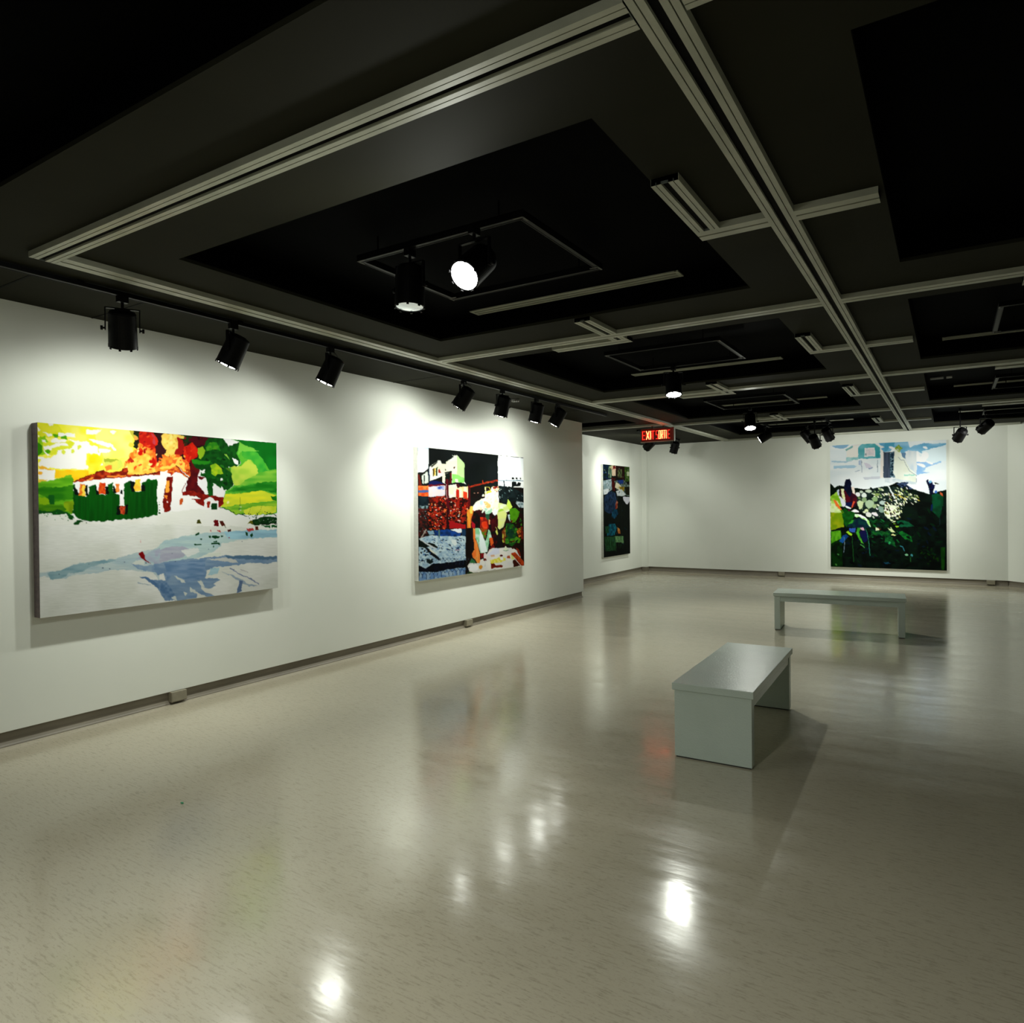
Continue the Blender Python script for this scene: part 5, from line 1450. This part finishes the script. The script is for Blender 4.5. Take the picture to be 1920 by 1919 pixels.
    c.poly(Cq(850, 370, 960, 370, 1090, 460, 1110, 510, 940, 440), 'f2f0f8')
    c.poly(Cq(590, 660, 700, 540, 760, 520, 720, 620), '3c9c34')
    c.poly(Cq(620, 760, 800, 740, 800, 880, 700, 860, 620, 820), '3c64b4', col2='3c5cc4', grain=4)
    c.poly(Cq(540, 880, 600, 820, 700, 930, 680, 980), 'a8dc34')
    c.poly(Cq(450, 960, 540, 930, 620, 980, 540, 1060, 440, 1180, 330, 1130), '1c5ca4', col2='10407c', grain=4)
    c.poly(Cq(820, 880, 860, 740, 960, 740, 900, 860, 920, 980, 1030, 1180, 960, 1160, 860, 1000), '58b438', col2='3c9430', grain=4)
    c.poly(Cq(930, 740, 1030, 740, 1060, 830, 960, 800), 'dcb0c4')
    c.poly(Cq(920, 830, 1080, 820, 1130, 960, 1120, 1100, 1040, 1160, 930, 960), '101c4c', col2='18184c')
    c.line(Cq(1080, 780, 1120, 860, 1140, 1000, 1170, 1180, 1200, 1500), 1.6, '2c7c64')
    c.line(Cq(490, 1020, 500, 1180, 470, 1440), 1.2, '7c90a4')
    c.line(Cq(700, 1000, 720, 1300, 740, 1680), 1.5, '1c5424')
    c.line(Cq(940, 1210, 1040, 1280), 1.6, '5cac5c')
    c.blob(*Cq(310, 1490)[0], 2.2, 1.6, '4c8c4c', 40)
    c.blob(*Cq(250, 1770)[0], 1.6, 2.6, '508c40', -30)
    return c.finish()


def hang(name, c, origin, udir, nrm, wd, ht, depth, label, gain, edge, lean=0.0):
    """canvas on the wall: origin = top-left front corner; picture grid as one mesh, stretched canvas sides as its own part"""
    u = Vector(udir).normalized()
    n = Vector(nrm).normalized()
    root = empty(name, origin)
    nu, nv = c.nu, c.nv
    me = bpy.data.meshes.new('picture')
    uu, vv = np.meshgrid(np.linspace(0, 1, nu), np.linspace(0, 1, nv))
    co = np.empty((nv * nu, 3), np.float32)
    off = (lean * (1 - vv)).ravel()
    for k in range(3):
        co[:, k] = (u[k] * uu.ravel() * wd) + (-ht * vv.ravel() if k == 2 else 0) + n[k] * off
    idx = np.arange(nv * nu).reshape(nv, nu)
    f = np.stack([idx[:-1, :-1], idx[1:, :-1], idx[1:, 1:], idx[:-1, 1:]], -1).reshape(-1, 4)
    if u.cross(Vector((0, 0, -1))).dot(n) > 0:
        f = f[:, ::-1]
    me.vertices.add(len(co))
    me.vertices.foreach_set('co', co.ravel())
    me.loops.add(f.size)
    me.loops.foreach_set('vertex_index', f.ravel().astype(np.int32))
    me.polygons.add(len(f))
    me.polygons.foreach_set('loop_start', np.arange(0, f.size, 4, dtype=np.int32))
    me.update()
    me.validate()
    img = c.img.reshape(-1, 3)
    lin = np.where(img <= .04045, img / 12.92, ((img + .055) / 1.055) ** 2.4) ** 1.12 * gain
    att = me.color_attributes.new('paint', 'FLOAT_COLOR', 'POINT')
    att.data.foreach_set('color', np.concatenate([np.clip(lin, 0, .92), np.ones((len(lin), 1))], 1).astype(np.float32).ravel())
    mt_ = mat('oil_paint_' + name, (1, 1, 1), .75, .04)
    N_ = mt_.node_tree.nodes
    at = N_.new('ShaderNodeAttribute')
    at.attribute_name = 'paint'
    mt_.node_tree.links.new(at.outputs['Color'], N_['Principled BSDF'].inputs['Base Color'])
    tc_ = N_.new('ShaderNodeTexCoord')
    mp_ = N_.new('ShaderNodeMapping')
    mp_.inputs['Rotation'].default_value = (R(35), 0, 0)
    mp_.inputs['Scale'].default_value = (60, 14, 120)
    nz_ = N_.new('ShaderNodeTexNoise')
    nz_.inputs['Scale'].default_value = 1
    bp_ = N_.new('ShaderNodeBump')
    bp_.inputs['Strength'].default_value = .4
    bp_.inputs['Distance'].default_value = .0012
    lk = mt_.node_tree.links
    lk.new(tc_.outputs['Object'], mp_.inputs[0])
    lk.new(mp_.outputs[0], nz_.inputs['Vector'])
    lk.new(nz_.outputs['Fac'], bp_.inputs['Height'])
    lk.new(bp_.outputs[0], N_['Principled BSDF'].inputs['Normal'])
    me.materials.append(mt_)
    o = bpy.data.objects.new('picture', me)
    link(o, root)
    bm = bmesh.new()
    q = []
    e = .0008
    for a, z in ((0, 0), (wd, 0), (wd, -ht), (0, -ht)):
        fr_ = u * a + Vector((0, 0, z)) + n * (lean * (1 + z / ht) - e)
        q.append((bm.verts.new(fr_), bm.verts.new(u * a + Vector((0, 0, z)) - n * depth)))
    for i in range(4):
        j = (i + 1) % 4
        bm.faces.new((q[i][0], q[j][0], q[j][1], q[i][1]))
    bm.faces.new([v[0] for v in q])
    bm.faces.new([v[1] for v in q][::-1])
    bmesh.ops.recalc_face_normals(bm, faces=bm.faces)
    mesh_obj('stretcher', bm, M[edge], root)
    return tag(root, label, 'painting')


hang('painting', paint_fire(), (.08, 2.185, 2.112), (0, 1, 0), (1, 0, 0), 1.915, 1.295, .079, 'wide painting of a green house on fire above white snow', .70, 'canvas_dark', .004)
hang('painting', paint_collage(), (.062, 6.06, 2.212), (0, 1, 0), (1, 0, 0), 2.30, 1.528, .061, 'square collage painting of a ruined house, red leaves and a woman at table', .68, 'canvas', .004)
hang('painting', paint_dark(), (-.79, 12.86, 2.36), (0, 1, 0), (1, 0, 0), 1.37, 1.90, .049, 'tall narrow dark painting on the far left wall', .5, 'canvas', 0)
hang('painting', paint_rubble(), (3.126, 15.155, 2.675), (1, 0, 0), (0, -1, 0), 1.975, 2.43, .044, 'tall painting with pale sky over dark rubble, on the back wall', .88, 'canvas', 0)
